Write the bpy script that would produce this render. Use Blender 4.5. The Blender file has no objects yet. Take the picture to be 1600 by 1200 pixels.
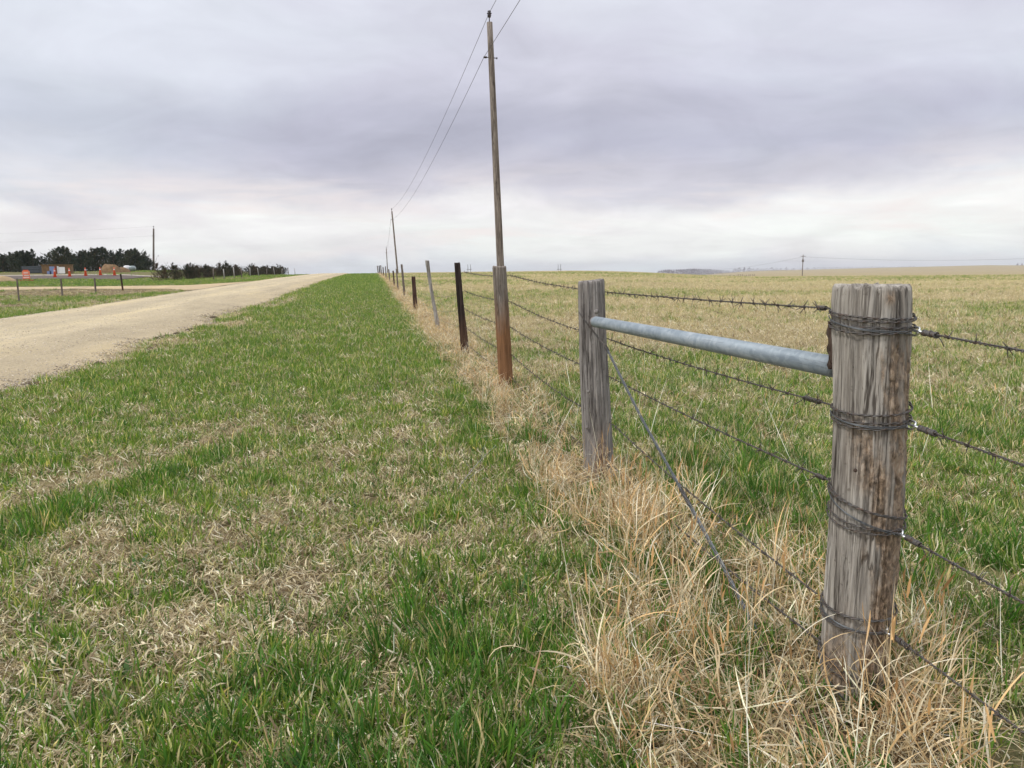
import bpy, math, random
import numpy as np
from mathutils import Vector, Matrix

R = math.radians
sc = bpy.context.scene
COL = sc.collection
# ------------------------------------------------------------------ camera
EYE = np.array([0.0, 0.0, 1.4])
def _rx(a): c, s = math.cos(a), math.sin(a); return np.array([[1,0,0],[0,c,-s],[0,s,c]])
def _rz(a): c, s = math.cos(a), math.sin(a); return np.array([[c,-s,0],[s,c,0],[0,0,1]])
CM = _rz(R(-10.5)) @ _rx(R(90-8.66)) @ _rz(R(-0.7))
cam = bpy.data.cameras.new('camera'); co = bpy.data.objects.new('camera', cam); COL.objects.link(co)
m4 = Matrix([[*CM[i], EYE[i]] for i in range(3)] + [[0,0,0,1]]); co.matrix_world = m4
cam.sensor_width = 36; cam.lens = 36*1155/1600; cam.clip_end = 20000; cam.clip_start = 0.05
sc.camera = co
# ------------------------------------------------------------------ world, sun, exposure
SUN_EL, SUN_AZ = R(52), R(-105)          # azimuth clockwise from +Y
w = bpy.data.worlds.new('World'); sc.world = w; w.use_nodes = True
nt = w.node_tree; nt.nodes.clear()
def N(nt, t, **k):
    n = nt.nodes.new(t)
    for a, b in k.items():
        if a == 'i':
            for kk, vv in b.items(): n.inputs[kk].default_value = vv
        else: setattr(n, a, b)
    return n
def L(nt, a, b): nt.links.new(a, b)
def ramp(nt, stops, src=None, interp='LINEAR'):
    n = nt.nodes.new('ShaderNodeValToRGB'); cr = n.color_ramp; cr.interpolation = interp
    while len(cr.elements) < len(stops): cr.elements.new(0.5)
    for e, (p, c) in zip(cr.elements, stops):
        e.position = p; e.color = (*c, 1) if len(c) == 3 else c
    if src is not None: L(nt, src, n.inputs[0])
    return n
def math_(nt, op, a, b=None, clamp=False):
    n = nt.nodes.new('ShaderNodeMath'); n.operation = op; n.use_clamp = clamp
    for i, v in enumerate((a, b)):
        if v is None: continue
        if isinstance(v, (int, float)): n.inputs[i].default_value = v
        else: L(nt, v, n.inputs[i])
    return n.outputs[0]
def mix(nt, a, b, f, bt='MIX'):
    n = nt.nodes.new('ShaderNodeMix'); n.data_type = 'RGBA'; n.blend_type = bt
    for i, v in ((0, f), (6, a), (7, b)):
        if isinstance(v, (int, float)): n.inputs[i].default_value = v
        elif isinstance(v, tuple): n.inputs[i].default_value = (*v, 1)
        else: L(nt, v, n.inputs[i])
    return n.outputs[2]
def noise(nt, vec, scale, detail=4, rough=.55, dist=0.0, dim='3D'):
    n = N(nt, 'ShaderNodeTexNoise', noise_dimensions=dim, i={'Scale': scale, 'Detail': detail, 'Roughness': rough, 'Distortion': dist})
    if vec is not None: L(nt, vec, n.inputs['Vector'])
    return n.outputs[0]
def vmap(nt, vec, scale=(1,1,1), loc=(0,0,0), rot=(0,0,0)):
    n = N(nt, 'ShaderNodeMapping'); n.inputs['Scale'].default_value = scale; n.inputs['Location'].default_value = loc; n.inputs['Rotation'].default_value = rot
    L(nt, vec, n.inputs['Vector']); return n.outputs[0]

sky = N(nt, 'ShaderNodeTexSky', sky_type='NISHITA', sun_disc=False, sun_elevation=SUN_EL, sun_rotation=SUN_AZ)
b1 = N(nt, 'ShaderNodeBackground', i={'Strength': .1}); L(nt, sky.outputs[0], b1.inputs[0])
tc = N(nt, 'ShaderNodeTexCoord')
nz = N(nt, 'ShaderNodeVectorMath', operation='NORMALIZE'); L(nt, tc.outputs['Generated'], nz.inputs[0])
sep = N(nt, 'ShaderNodeSeparateXYZ'); L(nt, nz.outputs[0], sep.inputs[0])
zz = math_(nt, 'MAXIMUM', sep.outputs[2], 0.0)
den = math_(nt, 'ADD', zz, .19)
px_ = math_(nt, 'DIVIDE', sep.outputs[0], den); py_ = math_(nt, 'DIVIDE', sep.outputs[1], den)
cmb = N(nt, 'ShaderNodeCombineXYZ'); L(nt, px_, cmb.inputs[0]); L(nt, py_, cmb.inputs[1])
nA = noise(nt, vmap(nt, cmb.outputs[0], (.62, .75, 1), (3.1, 1.7, 0), (0, 0, .5)), 1.0, 6, .55, .5)
nB = noise(nt, vmap(nt, cmb.outputs[0], (2.1, 2.4, 1), (7.3, 4.2, 2), (0, 0, .4)), 1.0, 7, .6, .8)
nC = noise(nt, vmap(nt, nz.outputs[0], (3.2, 3.2, 7.5), (1, 2, 0)), 1.0, 7, .55, .5)
# elevation (as sin) shifted by the clouds themselves gives ragged cloud decks
warp = math_(nt, 'MULTIPLY', math_(nt, 'SUBTRACT', nC, .5), .12)
ze = math_(nt, 'ADD', sep.outputs[2], warp)
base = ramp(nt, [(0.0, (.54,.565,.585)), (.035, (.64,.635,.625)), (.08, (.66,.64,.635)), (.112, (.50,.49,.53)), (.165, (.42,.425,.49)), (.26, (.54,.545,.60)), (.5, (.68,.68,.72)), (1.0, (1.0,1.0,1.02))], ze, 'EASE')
mod = math_(nt, 'ADD', math_(nt, 'MULTIPLY', nA, .80), math_(nt, 'MULTIPLY', nB, .38))
mod = math_(nt, 'ADD', mod, .45)
modc = N(nt, 'ShaderNodeCombineXYZ'); [L(nt, mod, modc.inputs[k]) for k in range(3)]
tint = ramp(nt, [(.38, (1.0,.985,1.03)), (.62, (.975,1.01,1.0))], nA)
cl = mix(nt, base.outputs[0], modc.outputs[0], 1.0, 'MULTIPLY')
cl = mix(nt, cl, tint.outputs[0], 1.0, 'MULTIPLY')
# warm pinkish breaks low in the cloud deck
low = ramp(nt, [(0.0, (0,0,0)), (.03, (1,1,1)), (.10, (1,1,1)), (.14, (0,0,0))], sep.outputs[2])
pk = ramp(nt, [(.5, (0,0,0)), (.66, (1,1,1))], noise(nt, vmap(nt, nz.outputs[0], (3, 3, 22), (4.4, 0.3, 9)), 1.0, 6, .6, .4))
pf = math_(nt, 'MULTIPLY', low.outputs[0], pk.outputs[0]); pf = math_(nt, 'MULTIPLY', pf, .8)
cl = mix(nt, cl, (.70, .635, .625), pf)
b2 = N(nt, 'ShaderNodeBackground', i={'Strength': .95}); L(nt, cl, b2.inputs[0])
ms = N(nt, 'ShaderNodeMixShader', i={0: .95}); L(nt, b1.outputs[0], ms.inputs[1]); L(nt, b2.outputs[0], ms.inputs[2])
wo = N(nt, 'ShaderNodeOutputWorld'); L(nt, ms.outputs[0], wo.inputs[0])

sl = bpy.data.lights.new('sun', 'SUN'); sl.energy = 1.5; sl.angle = R(10); sl.color = (1, .96, .9)
so = bpy.data.objects.new('sun', sl); COL.objects.link(so)
sd = Vector((math.sin(SUN_AZ)*math.cos(SUN_EL), math.cos(SUN_AZ)*math.cos(SUN_EL), math.sin(SUN_EL)))
so.rotation_euler = (-sd).to_track_quat('-Z', 'Y').to_euler(); so.location = (-20, -5, 30)
sc.view_settings.view_transform = 'Standard'; sc.view_settings.look = 'None'
sc.view_settings.exposure = 0.5; sc.view_settings.gamma = 1; sc.view_settings.use_curve_mapping = False
sc.render.engine = 'CYCLES'
sc.cycles.max_bounces = 6; sc.cycles.transparent_max_bounces = 4; sc.cycles.diffuse_bounces = 3
# ------------------------------------------------------------------ helpers
def ray(px, py): return CM @ np.array([(px-800)/1155, -(py-600)/1155, -1.0])
def onz(px, py, z=0): d = ray(px, py); return EYE + d*((z-EYE[2])/d[2])
def onx(px, py, x): d = ray(px, py); return EYE + d*(x/d[0])
def ony(px, py, y): d = ray(px, py); return EYE + d*(y/d[1])
def hsh(ix, iy, s):
    h = (ix.astype(np.int64)*374761393 + iy.astype(np.int64)*668265263 + s*2147483647) & 0xffffffff
    h = ((h ^ (h >> 13))*1274126177) & 0xffffffff
    h = ((h ^ (h >> 16))*2246822519) & 0xffffffff
    return ((h ^ (h >> 15)) & 0xffffff)/float(0xffffff)
def vn(x, y, s=0):
    x = np.asarray(x, float); y = np.asarray(y, float)
    ix = np.floor(x); iy = np.floor(y); fx = x-ix; fy = y-iy
    fx = fx*fx*(3-2*fx); fy = fy*fy*(3-2*fy)
    a = hsh(ix, iy, s); b = hsh(ix+1, iy, s); c = hsh(ix, iy+1, s); d = hsh(ix+1, iy+1, s)
    return (a*(1-fx)+b*fx)*(1-fy) + (c*(1-fx)+d*fx)*fy
def fbm(x, y, s=0, o=4):
    x = np.asarray(x, float); y = np.asarray(y, float)
    t = 0; a = .5; n = 0
    for k in range(o):
        t = t + a*vn(x, y, s+k*17); n += a; a *= .5; x = x*2.03+5.1; y = y*2.03+1.7
    return t/n
def ss(a, b, x):
    t = np.clip((np.asarray(x, float)-a)/(b-a), 0, 1); return t*t*(3-2*t)

def mesh_obj(name, V, F, mat=None, parent=None, smooth=False, attrs=None, link=True):
    me = bpy.data.meshes.new(name)
    me.from_pydata([tuple(map(float, v)) for v in V] if not isinstance(V, np.ndarray) else V.tolist(), [], F if isinstance(F, list) else F.tolist())
    if attrs:
        for k, (typ, dat) in attrs.items():
            at = me.attributes.new(k, typ, 'POINT')
            if typ == 'FLOAT_COLOR':
                dd = np.ones((len(dat), 4), np.float32); dd[:, :3] = dat; at.data.foreach_set('color', dd.ravel())
            else: at.data.foreach_set('value', np.asarray(dat, np.float32))
    if smooth: me.polygons.foreach_set('use_smooth', [True]*len(me.polygons))
    if mat: me.materials.append(mat)
    o = bpy.data.objects.new(name, me)
    if link: COL.objects.link(o)
    if parent: o.parent = parent
    return o
def put(name, me, parent=None, mw=None):
    o = bpy.data.objects.new(name, me); COL.objects.link(o)
    if parent: o.parent = parent
    if mw is not None: o.matrix_local = mw
    return o
def tag(o, label, cat, group=None, kind=None):
    if label: o['label'] = label
    if cat: o['category'] = cat
    if group: o['group'] = group
    if kind: o['kind'] = kind
    return o
def empty(name, loc, label, cat, group=None):
    o = bpy.data.objects.new(name, None); COL.objects.link(o); o.location = loc; o.empty_display_size = .1
    return tag(o, label, cat, group)
def struct(o): o['kind'] = 'structure'; return o
class MB:
    """collects shapes into one mesh"""
    def __init__(s): s.V = []; s.F = []
    def add(s, V, F):
        k = len(s.V); s.V += [tuple(map(float, v)) for v in V]; s.F += [tuple(k+i for i in f) for f in F]; return s
    def tube(s, P, r, n=6, cap=True):
        P = [np.array(p, float) for p in P]; rr = r if hasattr(r, '__len__') else [r]*len(P)
        V = []; F = []; up = None
        for i, p in enumerate(P):
            t = P[min(i+1, len(P)-1)] - P[max(i-1, 0)]; t = t/(np.linalg.norm(t)+1e-12)
            if up is None:
                up = np.array([0, 0, 1.]) if abs(t[2]) < .9 else np.array([1., 0, 0])
            a = np.cross(t, up); a /= np.linalg.norm(a)+1e-12; b = np.cross(a, t); up = b
            for k in range(n):
                q = 2*math.pi*k/n; V.append(p + rr[i]*(math.cos(q)*a + math.sin(q)*b))
        for i in range(len(P)-1):
            for k in range(n): F.append((i*n+k, i*n+(k+1) % n, (i+1)*n+(k+1) % n, (i+1)*n+k))
        if cap: F.append(tuple(range(n-1, -1, -1))); F.append(tuple((len(P)-1)*n+k for k in range(n)))
        return s.add(V, F)
    def box(s, c, d, rz=0, taper=1.0):
        V = []; cr, sr = math.cos(rz), math.sin(rz)
        for zz in (-.5, .5):
            k = 1 if zz < 0 else taper
            for xx, yy in ((-.5,-.5),(.5,-.5),(.5,.5),(-.5,.5)):
                x, y = xx*d[0]*k, yy*d[1]*k; V.append((c[0]+x*cr-y*sr, c[1]+x*sr+y*cr, c[2]+zz*d[2]))
        return s.add(V, [(0,3,2,1),(4,5,6,7),(0,1,5,4),(1,2,6,5),(2,3,7,6),(3,0,4,7)])
    def lathe(s, prof, c=(0,0,0), n=16):
        V = []; F = []
        for r, z in prof:
            for k in range(n):
                q = 2*math.pi*k/n; V.append((c[0]+r*math.cos(q), c[1]+r*math.sin(q), c[2]+z))
        for i in range(len(prof)-1):
            for k in range(n): F.append((i*n+k, i*n+(k+1) % n, (i+1)*n+(k+1) % n, (i+1)*n+k))
        F.append(tuple(range(n-1, -1, -1))); F.append(tuple((len(prof)-1)*n+k for k in range(n)))
        return s.add(V, F)
    def build(s, name, mat, parent=None, smooth=True): return mesh_obj(name, s.V, s.F, mat, parent, smooth)
rng = np.random.default_rng(7)
random.seed(5)
# ------------------------------------------------------------------ terrain
def Lp(Y): return np.interp(Y, [-50,0,12,20,30,44,60,80,105,130,150,178,230,350,700,3600], [0,0,.03,.08,.19,.36,.58,.8,1.02,1.2,1.29,1.31,.9,-2,-14,-60])
def LLp(Y): return np.interp(Y, [-50,25,45,56,62,70,80,90,98,110,120,150,175,250,400,800,3600], [0,0,.10,.32,.52,.78,1.08,1.34,1.6,1.8,2.05,2.42,2.4,1.2,-4,-14,-60])
def RP(r): return np.interp(r, [0,20,60,110,200,300,450,700,1100,1700], [0,.02,.12,.16,-.9,-2.0,-3.3,-4.6,-6,-6.5])
def ridge(az):   # height of the skyline land 2.5 km off, by direction
    return np.interp(az, [-60,5,12,17.5,20.4,25,32,37,43,45.5,60,90], [-45,-45,-24,-15,-9.5,-6.5,-4.5,-1,2.6,0.3,0,0])
def Z(X, Y):
    X = np.asarray(X, float); Y = np.asarray(Y, float)
    r = np.hypot(X, Y); az = np.degrees(np.arctan2(X, np.maximum(Y, 1e-3)))
    far = ridge(az); zr = RP(r)
    zr = np.where(r > 1100, zr + (far-zr)*ss(1100, 2500, r), zr)
    zr = np.where(r > 2600, zr - (r-2600)*.03, zr)
    wl = ss(-19, -32, X); wr = ss(.26, .58, np.where(Y > 1, X/np.maximum(Y, 1), 0.0))*ss(10, 26, X) if True else 0
    z = Lp(Y)*(1-wr) + zr*wr
    z = z*(1-wl) + LLp(Y)*wl
    z = z - .12*ss(-11.8, -15, X)*ss(-30, -18, X)*ss(75, 50, Y)          # shallow ditch past the road
    z = z + .16*ss(-4.2, -6.4, X)*ss(-11.9, -9.5, X)                   # road bed
    z = z - .05*ss(1.0, -1.5, X)*ss(-5.2, -3, X)*ss(16, 9, Y)
    near = ss(60, 8, r)
    return z + near*((fbm(X/1.1, Y/1.1, 3)-.5)*.07 + (fbm(X/.22, Y/.22, 9)-.5)*.035*(1-ss(-4.0, -4.8, X)*ss(-11.6, -10.8, X)))
def z1(x, y): return float(Z(np.array([x]), np.array([y]))[0])
# ------------------------------------------------------------------ ground cover masks, shared by the soil colours and the plants
def redge(Y): return -4.35 + (fbm(Y/1.6, Y*0+3, 21)-.5)*1.5 + (fbm(Y/.25, Y*0+9, 22)-.5)*.5
def ledge(Y): return -10.75 + (fbm(Y/2.4, Y*0+5, 23)-.5)*1.1
def drive_mask(X, Y):
    s = 60.5 + .22*(-X-10.8)*.6 + (fbm(X/5, X*0, 30)-.5)*1.2; half = 4.2 + 8*ss(-15, -10.5, X) - 1.4*ss(-12, -24, X)
    return (X < -10) * ss(half+.8, half-.8, np.abs(Y-s))
def strip_mask(X, Y):
    return ss(-24, -26, X)*ss(82.5, 84.5, Y+(X+30)*.05)*ss(97, 95, Y)
def masks(X, Y):
    X = np.asarray(X, float); Y = np.asarray(Y, float); r = np.hypot(X, Y)
    n1 = fbm(X/1.3, Y/1.3, 1); n2 = fbm(X/.42, Y/.42, 2); n3 = fbm(X/7, Y/7, 4); n4 = fbm(X/28, Y/9, 6)
    road = ((X < redge(Y)) & (X > ledge(Y))).astype(float)
    drv = drive_mask(X, Y)
    sl_ = 1.42 - (.26 + .42*ss(3.4, 1.8, Y) + .5*(n1-.3) + .12*ss(10, 40, Y)); sr_ = 1.42 + np.interp(Y, [0,1.6,2.2,2.9,3.4,4.2,4.8,5.6,8,12,200], [-.1,.05,.28,.32,-.04,-.12,.06,-.02,.12,.2,.25]) + .5*(n1-.4)
    strip = ss(sl_-.18, sl_+.15, X)*ss(sr_+.3, sr_-.1, X)
    # verge
    verge = ss(-4.6, -4.2, X)*ss(1.3, .9, X)
    g = .545 + 0*Y + .65*(n1-.5) + 1.1*(n2-.5) + .5*(fbm(X/.2, Y/.2, 73)-.5) + .40*ss(6, 11, Y) + .33*ss(-2.2, -3.6, X)*ss(14, 5, Y) + .2*ss(18, 40, Y)
    g += .5*(fbm(X/3.2, Y/9, 71)-.5)*ss(8, 14, Y) + .9*(fbm(X/.5, Y/1.1, 72)-.5)*ss(6, 10, Y)
    g -= .16*np.exp(-((X+.1)/.9)**2)*ss(11, 7, Y)
    ridge_d = np.abs((X+2.1) - (Y-4.3)*.5) ; along = ss(3.4, 4.1, Y)*ss(6.9, 6.0, Y)
    g += .75*np.exp(-(ridge_d/.2)**2)*along
    side = (X+2.1) - (Y-4.3)*.5
    bare = np.exp(-((side+.65)/.3)**2)*along*.8 + .9*np.exp(-(((X+1.62)/.26)**2 + ((Y-4.15)/.2)**2))
    bare += .35*ss(.64, .72, n1*.5+n3*.5)*ss(9, 5, Y)
    bare += ss(.50, .60, fbm(X/.6, Y/1.7, 41))*ss(-2.3, -3.5, X)*ss(9, 13, Y)*ss(60, 30, Y)*1.0
    lush = np.exp(-(((X-.12)/.55)**2 + ((Y-2.2)/.62)**2))*1.2 + .8*np.exp(-(((X+.85)/.5)**2+((Y-1.6)/.4)**2))
    # field
    fld = ss(1.5, 1.9, X)
    gf = .80 - .54*ss(5, 16, r) + .25*ss(4.5, 2.5, r) - .12*ss(20, 50, r) + 1.4*(n1-.5)*ss(30, 8, r) + .5*(n2-.5)*ss(20, 6, r) + 1.15*(n4-.5)*ss(7, 20, r) + .5*(n3-.5)
    left = ss(-10.6, -11.2, X)
    gl = .36 + 1.9*(n3-.5) + .8*(n1-.5) + .25*ss(64, 70, Y)*ss(100, 80, Y)*ss(-36, -28, X) - .5*ss(-33, -37, X)*ss(60, 70, Y)
    G = verge*np.clip(g, 0, 1) + fld*np.clip(gf, .04, 1) + left*np.clip(gl, 0, 1)
    return dict(r=r, n1=n1, n2=n2, n3=n3, n4=n4, road=road, drv=drv, strip=strip, verge=verge, g=np.clip(G, 0, 1),
                bare=np.clip(bare, 0, 1)*verge, lush=np.clip(lush, 0, 1)*verge, fld=fld, left=left, dark=strip_mask(X, Y))
def lerp(a, b, t): return a*(1-t[:, None]) + np.array(b)*t[:, None]
def ground_color(X, Y, M):
    n = len(X); r = M['r']
    c = np.zeros((n, 3)) + np.array([.125, .09, .058])
    lit = np.clip(.45+.9*(M['n2']-.5)+.7*(M['n1']-.5), 0, 1)
    c = lerp(c, [.22, .17, .11], lit)
    far = ss(10, 55, r)
    gcol = np.array([.075, .15, .035])
    G = np.clip(M['g']*1.25-.1, 0, 1)*(.30+.6*far)
    c = lerp(c, gcol, G)
    # field away from the camera: sun bleached grass in long bands
    tanb = np.array([.385, .32, .185])*(.62+.76*M['n4'])[:, None]
    f = M['fld']*ss(8, 26, r)*(1-M['g']*.75)
    c = c*(1-f[:, None]) + tanb*f[:, None]
    d2 = M['fld']*ss(120, 420, r); c = lerp(c, [.34, .265, .19], d2)
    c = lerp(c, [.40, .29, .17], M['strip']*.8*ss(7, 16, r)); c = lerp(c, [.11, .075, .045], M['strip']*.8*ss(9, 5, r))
    c = lerp(c, [.30, .235, .165], np.clip(M['bare'], 0, 1)*.9)
    c = lerp(c, [.15, .135, .075], M['left']*ss(97, 99, Y)*.8*ss(-20, -27, X))
    shoulder = ss(-3.7, -4.25, X)*ss(-11.4, -10.9, X)
    c = lerp(c, [.40, .33, .235], np.clip(shoulder + M['drv'], 0, 1)*.8)
    return c
# ------------------------------------------------------------------ materials
def new_mat(name):
    m = bpy.data.materials.new(name); m.use_nodes = True; nt = m.node_tree
    return m, nt, nt.nodes['Principled BSDF']
def plain(name, col, rough=.7, metal=0, var=.25, scale=8, bump=.2, stretch=(1,1,1)):
    m, nt, p = new_mat(name); t = N(nt, 'ShaderNodeTexCoord')
    v = vmap(nt, t.outputs['Object'], stretch)
    f = noise(nt, v, scale, 6, .6)
    c = ramp(nt, [(.25, tuple(x*(1-var) for x in col)), (.75, tuple(min(1, x*(1+var)) for x in col))], f)
    L(nt, c.outputs[0], p.inputs['Base Color']); p.inputs['Roughness'].default_value = rough; p.inputs['Metallic'].default_value = metal
    if bump:
        b = N(nt, 'ShaderNodeBump', i={'Strength': bump, 'Distance': .02}); L(nt, f, b.inputs['Height']); L(nt, b.outputs[0], p.inputs['Normal'])
    return m
def mat_ground():
    m, nt, p = new_mat('ground_soil_and_grass'); a = N(nt, 'ShaderNodeAttribute', attribute_name='Col'); t = N(nt, 'ShaderNodeTexCoord')
    o = t.outputs['Object']
    f1 = noise(nt, o, 38, 6, .7); f2 = noise(nt, vmap(nt, o, (1, .35, 1)), 3.2, 8, .68)
    f3 = noise(nt, vmap(nt, o, (.6, .16, 1)), .55, 9, .7)
    s = math_(nt, 'ADD', math_(nt, 'MULTIPLY', f1, .9), math_(nt, 'MULTIPLY', f2, .8)); s = math_(nt, 'ADD', s, math_(nt, 'MULTIPLY', f3, .7)); s = math_(nt, 'SUBTRACT', s, .2)
    cc = N(nt, 'ShaderNodeCombineXYZ'); [L(nt, s, cc.inputs[k]) for k in range(3)]
    c = mix(nt, a.outputs[0], cc.outputs[0], 1.0, 'MULTIPLY')
    # green or straw flecks
    fl = ramp(nt, [(.42, (0,0,0)), (.62, (1,1,1))], noise(nt, vmap(nt, o, (1, .3, 1), (9, 4, 0)), 1.4, 9, .72))
    c = mix(nt, c, mix(nt, c, (1.0, 1.12, .62), 1.0, 'MULTIPLY'), fl.outputs[0])
    L(nt, c, p.inputs['Base Color']); p.inputs['Roughness'].default_value = .95; p.inputs['Specular IOR Level'].default_value = .1
    b = N(nt, 'ShaderNodeBump', i={'Strength': .7, 'Distance': .03}); L(nt, s, b.inputs['Height']); L(nt, b.outputs[0], p.inputs['Normal'])
    return m
def mat_gravel(name, col, tracks=True):
    m, nt, p = new_mat(name); t = N(nt, 'ShaderNodeTexCoord'); o = t.outputs['Object']
    vo = N(nt, 'ShaderNodeTexVoronoi', i={'Scale': 55}); L(nt, o, vo.inputs['Vector'])
    st = ramp(nt, [(0, (.62,.62,.62)), (.5, (.98,.98,.98)), (1, (1.4,1.38,1.34))], vo.outputs['Color'])
    f1 = noise(nt, o, 130, 5, .7); f2 = noise(nt, vmap(nt, o, (1.1, .12, 1)), 1.0, 7, .62); f3 = noise(nt, o, .8, 7, .7)
    c = ramp(nt, [(.3, tuple(x*.84 for x in col)), (.5, col), (.7, (col[0]*1.14, col[1]*1.12, col[2]*1.02))], f2).outputs[0]
    c = mix(nt, c, st.outputs[0], .55, 'MULTIPLY')
    g = ramp(nt, [(.25, (.78,.78,.8)), (.75, (1.18,1.16,1.12))], f1); c = mix(nt, c, g.outputs[0], .8, 'MULTIPLY')
    g = ramp(nt, [(.3, (.86,.85,.85)), (.7, (1.1,1.1,1.08))], f3); c = mix(nt, c, g.outputs[0], .8, 'MULTIPLY')
    if tracks:
        sx = N(nt, 'ShaderNodeSeparateXYZ'); L(nt, o, sx.inputs[0]); wob = math_(nt, 'ADD', sx.outputs[0], math_(nt, 'MULTIPLY', noise(nt, vmap(nt, o, (.1, .08, 1)), 1.0, 2), 1.2))
        tr = ramp(nt, [(.0, (.84,.84,.85)), (.12, (.9,.9,.9)), (.22, (1.12,1.10,1.04)), (.32, (.93,.92,.92)), (.46, (.90,.90,.90)), (.56, (1.10,1.09,1.05)), (.68, (1.02,1.0,.97)), (.80, (.86,.84,.82)), (1, (.92,.87,.80))], math_(nt, 'DIVIDE', math_(nt, 'ADD', wob, 10.3), 6.6))
        c = mix(nt, c, tr.outputs[0], .75, 'MULTIPLY')
    L(nt, c, p.inputs['Base Color']); p.inputs['Roughness'].default_value = .92; p.inputs['Specular IOR Level'].default_value = .15
    b = N(nt, 'ShaderNodeBump', i={'Strength': .55, 'Distance': .012}); L(nt, vo.outputs['Distance'], b.inputs['Height'])
    b2 = N(nt, 'ShaderNodeBump', i={'Strength': .4, 'Distance': .03}); L(nt, f1, b2.inputs['Height']); L(nt, b.outputs[0], b2.inputs['Normal']); L(nt, b2.outputs[0], p.inputs['Normal'])
    return m
def mat_blade(name, trans=.3, rough=.55):
    m, nt, p = new_mat(name); a = N(nt, 'ShaderNodeAttribute', attribute_name='Col'); oi = N(nt, 'ShaderNodeObjectInfo')
    rr = ramp(nt, [(0, (.66,.76,.78)), (.35, (.95,.98,1.0)), (.7, (1.08,1.04,1.0)), (1, (1.42,1.22,1.15))] if 'green' in name else [(0, (.68,.64,.58)), (.35, (.96,.95,.92)), (.7, (1.06,1.05,1.03)), (1, (1.28,1.26,1.24))], oi.outputs['Random'])
    c = mix(nt, a.outputs[0], rr.outputs[0], 1.0, 'MULTIPLY')
    L(nt, c, p.inputs['Base Color']); p.inputs['Roughness'].default_value = rough; p.inputs['Specular IOR Level'].default_value = .28
    tr = N(nt, 'ShaderNodeBsdfTranslucent'); L(nt, mix(nt, c, (1.35, 1.45, .7) if 'green' in name else (1.15, 1.1, .95), 1.0, 'MULTIPLY'), tr.inputs[0])
    mx = N(nt, 'ShaderNodeMixShader', i={0: trans}); L(nt, p.outputs[0], mx.inputs[1]); L(nt, tr.outputs[0], mx.inputs[2])
    L(nt, mx.outputs[0], nt.nodes['Material Output'].inputs[0])
    return m
def mat_wood(name, c0, c1, rotc=None, gs=1.0, low=None, lowz=.7, bump=.5):
    """weathered timber: grain streaks along z; attribute 'rot' brings in brown, crumbling wood"""
    m, nt, p = new_mat(name); t = N(nt, 'ShaderNodeTexCoord'); o = t.outputs['Object']
    g1 = noise(nt, vmap(nt, o, (42*gs, 42*gs, 2.2*gs)), 1.0, 9, .74, .5)
    g2 = noise(nt, vmap(nt, o, (120*gs, 120*gs, 5*gs), (3, 1, 2)), 1.0, 5, .7, .2)
    g3 = noise(nt, vmap(nt, o, (9, 9, 1.6), (5, 2, 7)), 1.0, 5, .6, .3)
    c = ramp(nt, [(.30, tuple(x*.42 for x in c0)), (.42, c0), (.58, c1), (.75, tuple(min(1, x*1.22) for x in c1))], g1).outputs[0]
    d = ramp(nt, [(.34, (.42,.40,.38)), (.45, (.95,.95,.95)), (.7, (1.2,1.19,1.17))], g2); c = mix(nt, c, d.outputs[0], .8, 'MULTIPLY')
    d = ramp(nt, [(.3, (.72,.70,.68)), (.7, (1.16,1.16,1.16))], g3); c = mix(nt, c, d.outputs[0], .8, 'MULTIPLY')
    ck = noise(nt, vmap(nt, o, (19*gs, 19*gs, .8*gs), (8, 8, 1)), 1.0, 5, .6, .8)
    ckr = ramp(nt, [(.462, (1,1,1)), (.486, (.20,.18,.17)), (.498, (.16,.14,.13)), (.52, (1,1,1))], ck)
    ckm = ramp(nt, [(.42, (0,0,0)), (.6, (.9,.9,.9))], noise(nt, vmap(nt, o, (7, 7, 1.8), (3, 3, 8)), 1.0, 4, .6)); c = mix(nt, c, mix(nt, c, ckr.outputs[0], 1.0, 'MULTIPLY'), ckm.outputs[0])
    sp_ = ramp(nt, [(.30, (.35,.31,.28)), (.37, (1,1,1))], noise(nt, vmap(nt, o, (70, 70, 45), (2, 9, 4)), 1.0, 4, .6, 0)); c = mix(nt, c, sp_.outputs[0], .6, 'MULTIPLY')
    if low:
        sp = N(nt, 'ShaderNodeSeparateXYZ'); L(nt, o, sp.inputs[0])
        zz = math_(nt, 'ADD', sp.outputs[2], math_(nt, 'MULTIPLY', math_(nt, 'SUBTRACT', g3, .5), .9))
        f = ramp(nt, [(0, (1,1,1)), (1, (0,0,0))], math_(nt, 'MULTIPLY_ADD' if False else 'DIVIDE', zz, lowz))
        f.color_ramp.elements[0].position = .55
        lc = ramp(nt, [(.32, tuple(x*.4 for x in low)), (.5, low), (.7, tuple(x*1.35 for x in low))], g1)
        c = mix(nt, c, lc.outputs[0], f.outputs[0])
    if rotc:
        a = N(nt, 'ShaderNodeAttribute', attribute_name='rot')
        rn = noise(nt, vmap(nt, o, (60, 60, 28), (1, 7, 3)), 1.0, 8, .7, .6)
        rc = ramp(nt, [(.30, (.03,.02,.014)), (.41, tuple(x*.6 for x in rotc)), (.48, rotc), (.55, tuple(x*1.7 for x in rotc)), (.64, (.42,.34,.26))], rn)
        c = mix(nt, c, rc.outputs[0], a.outputs['Fac'])
    L(nt, c, p.inputs['Base Color']); p.inputs['Roughness'].default_value = .9; p.inputs['Specular IOR Level'].default_value = .15
    hh = math_(nt, 'ADD', g1, math_(nt, 'MULTIPLY', g2, .5)); hh = math_(nt, 'ADD', hh, ckr.outputs[0])
    b = N(nt, 'ShaderNodeBump', i={'Strength': bump, 'Distance': .006}); L(nt, hh, b.inputs['Height']); L(nt, b.outputs[0], p.inputs['Normal'])
    return m
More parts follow.
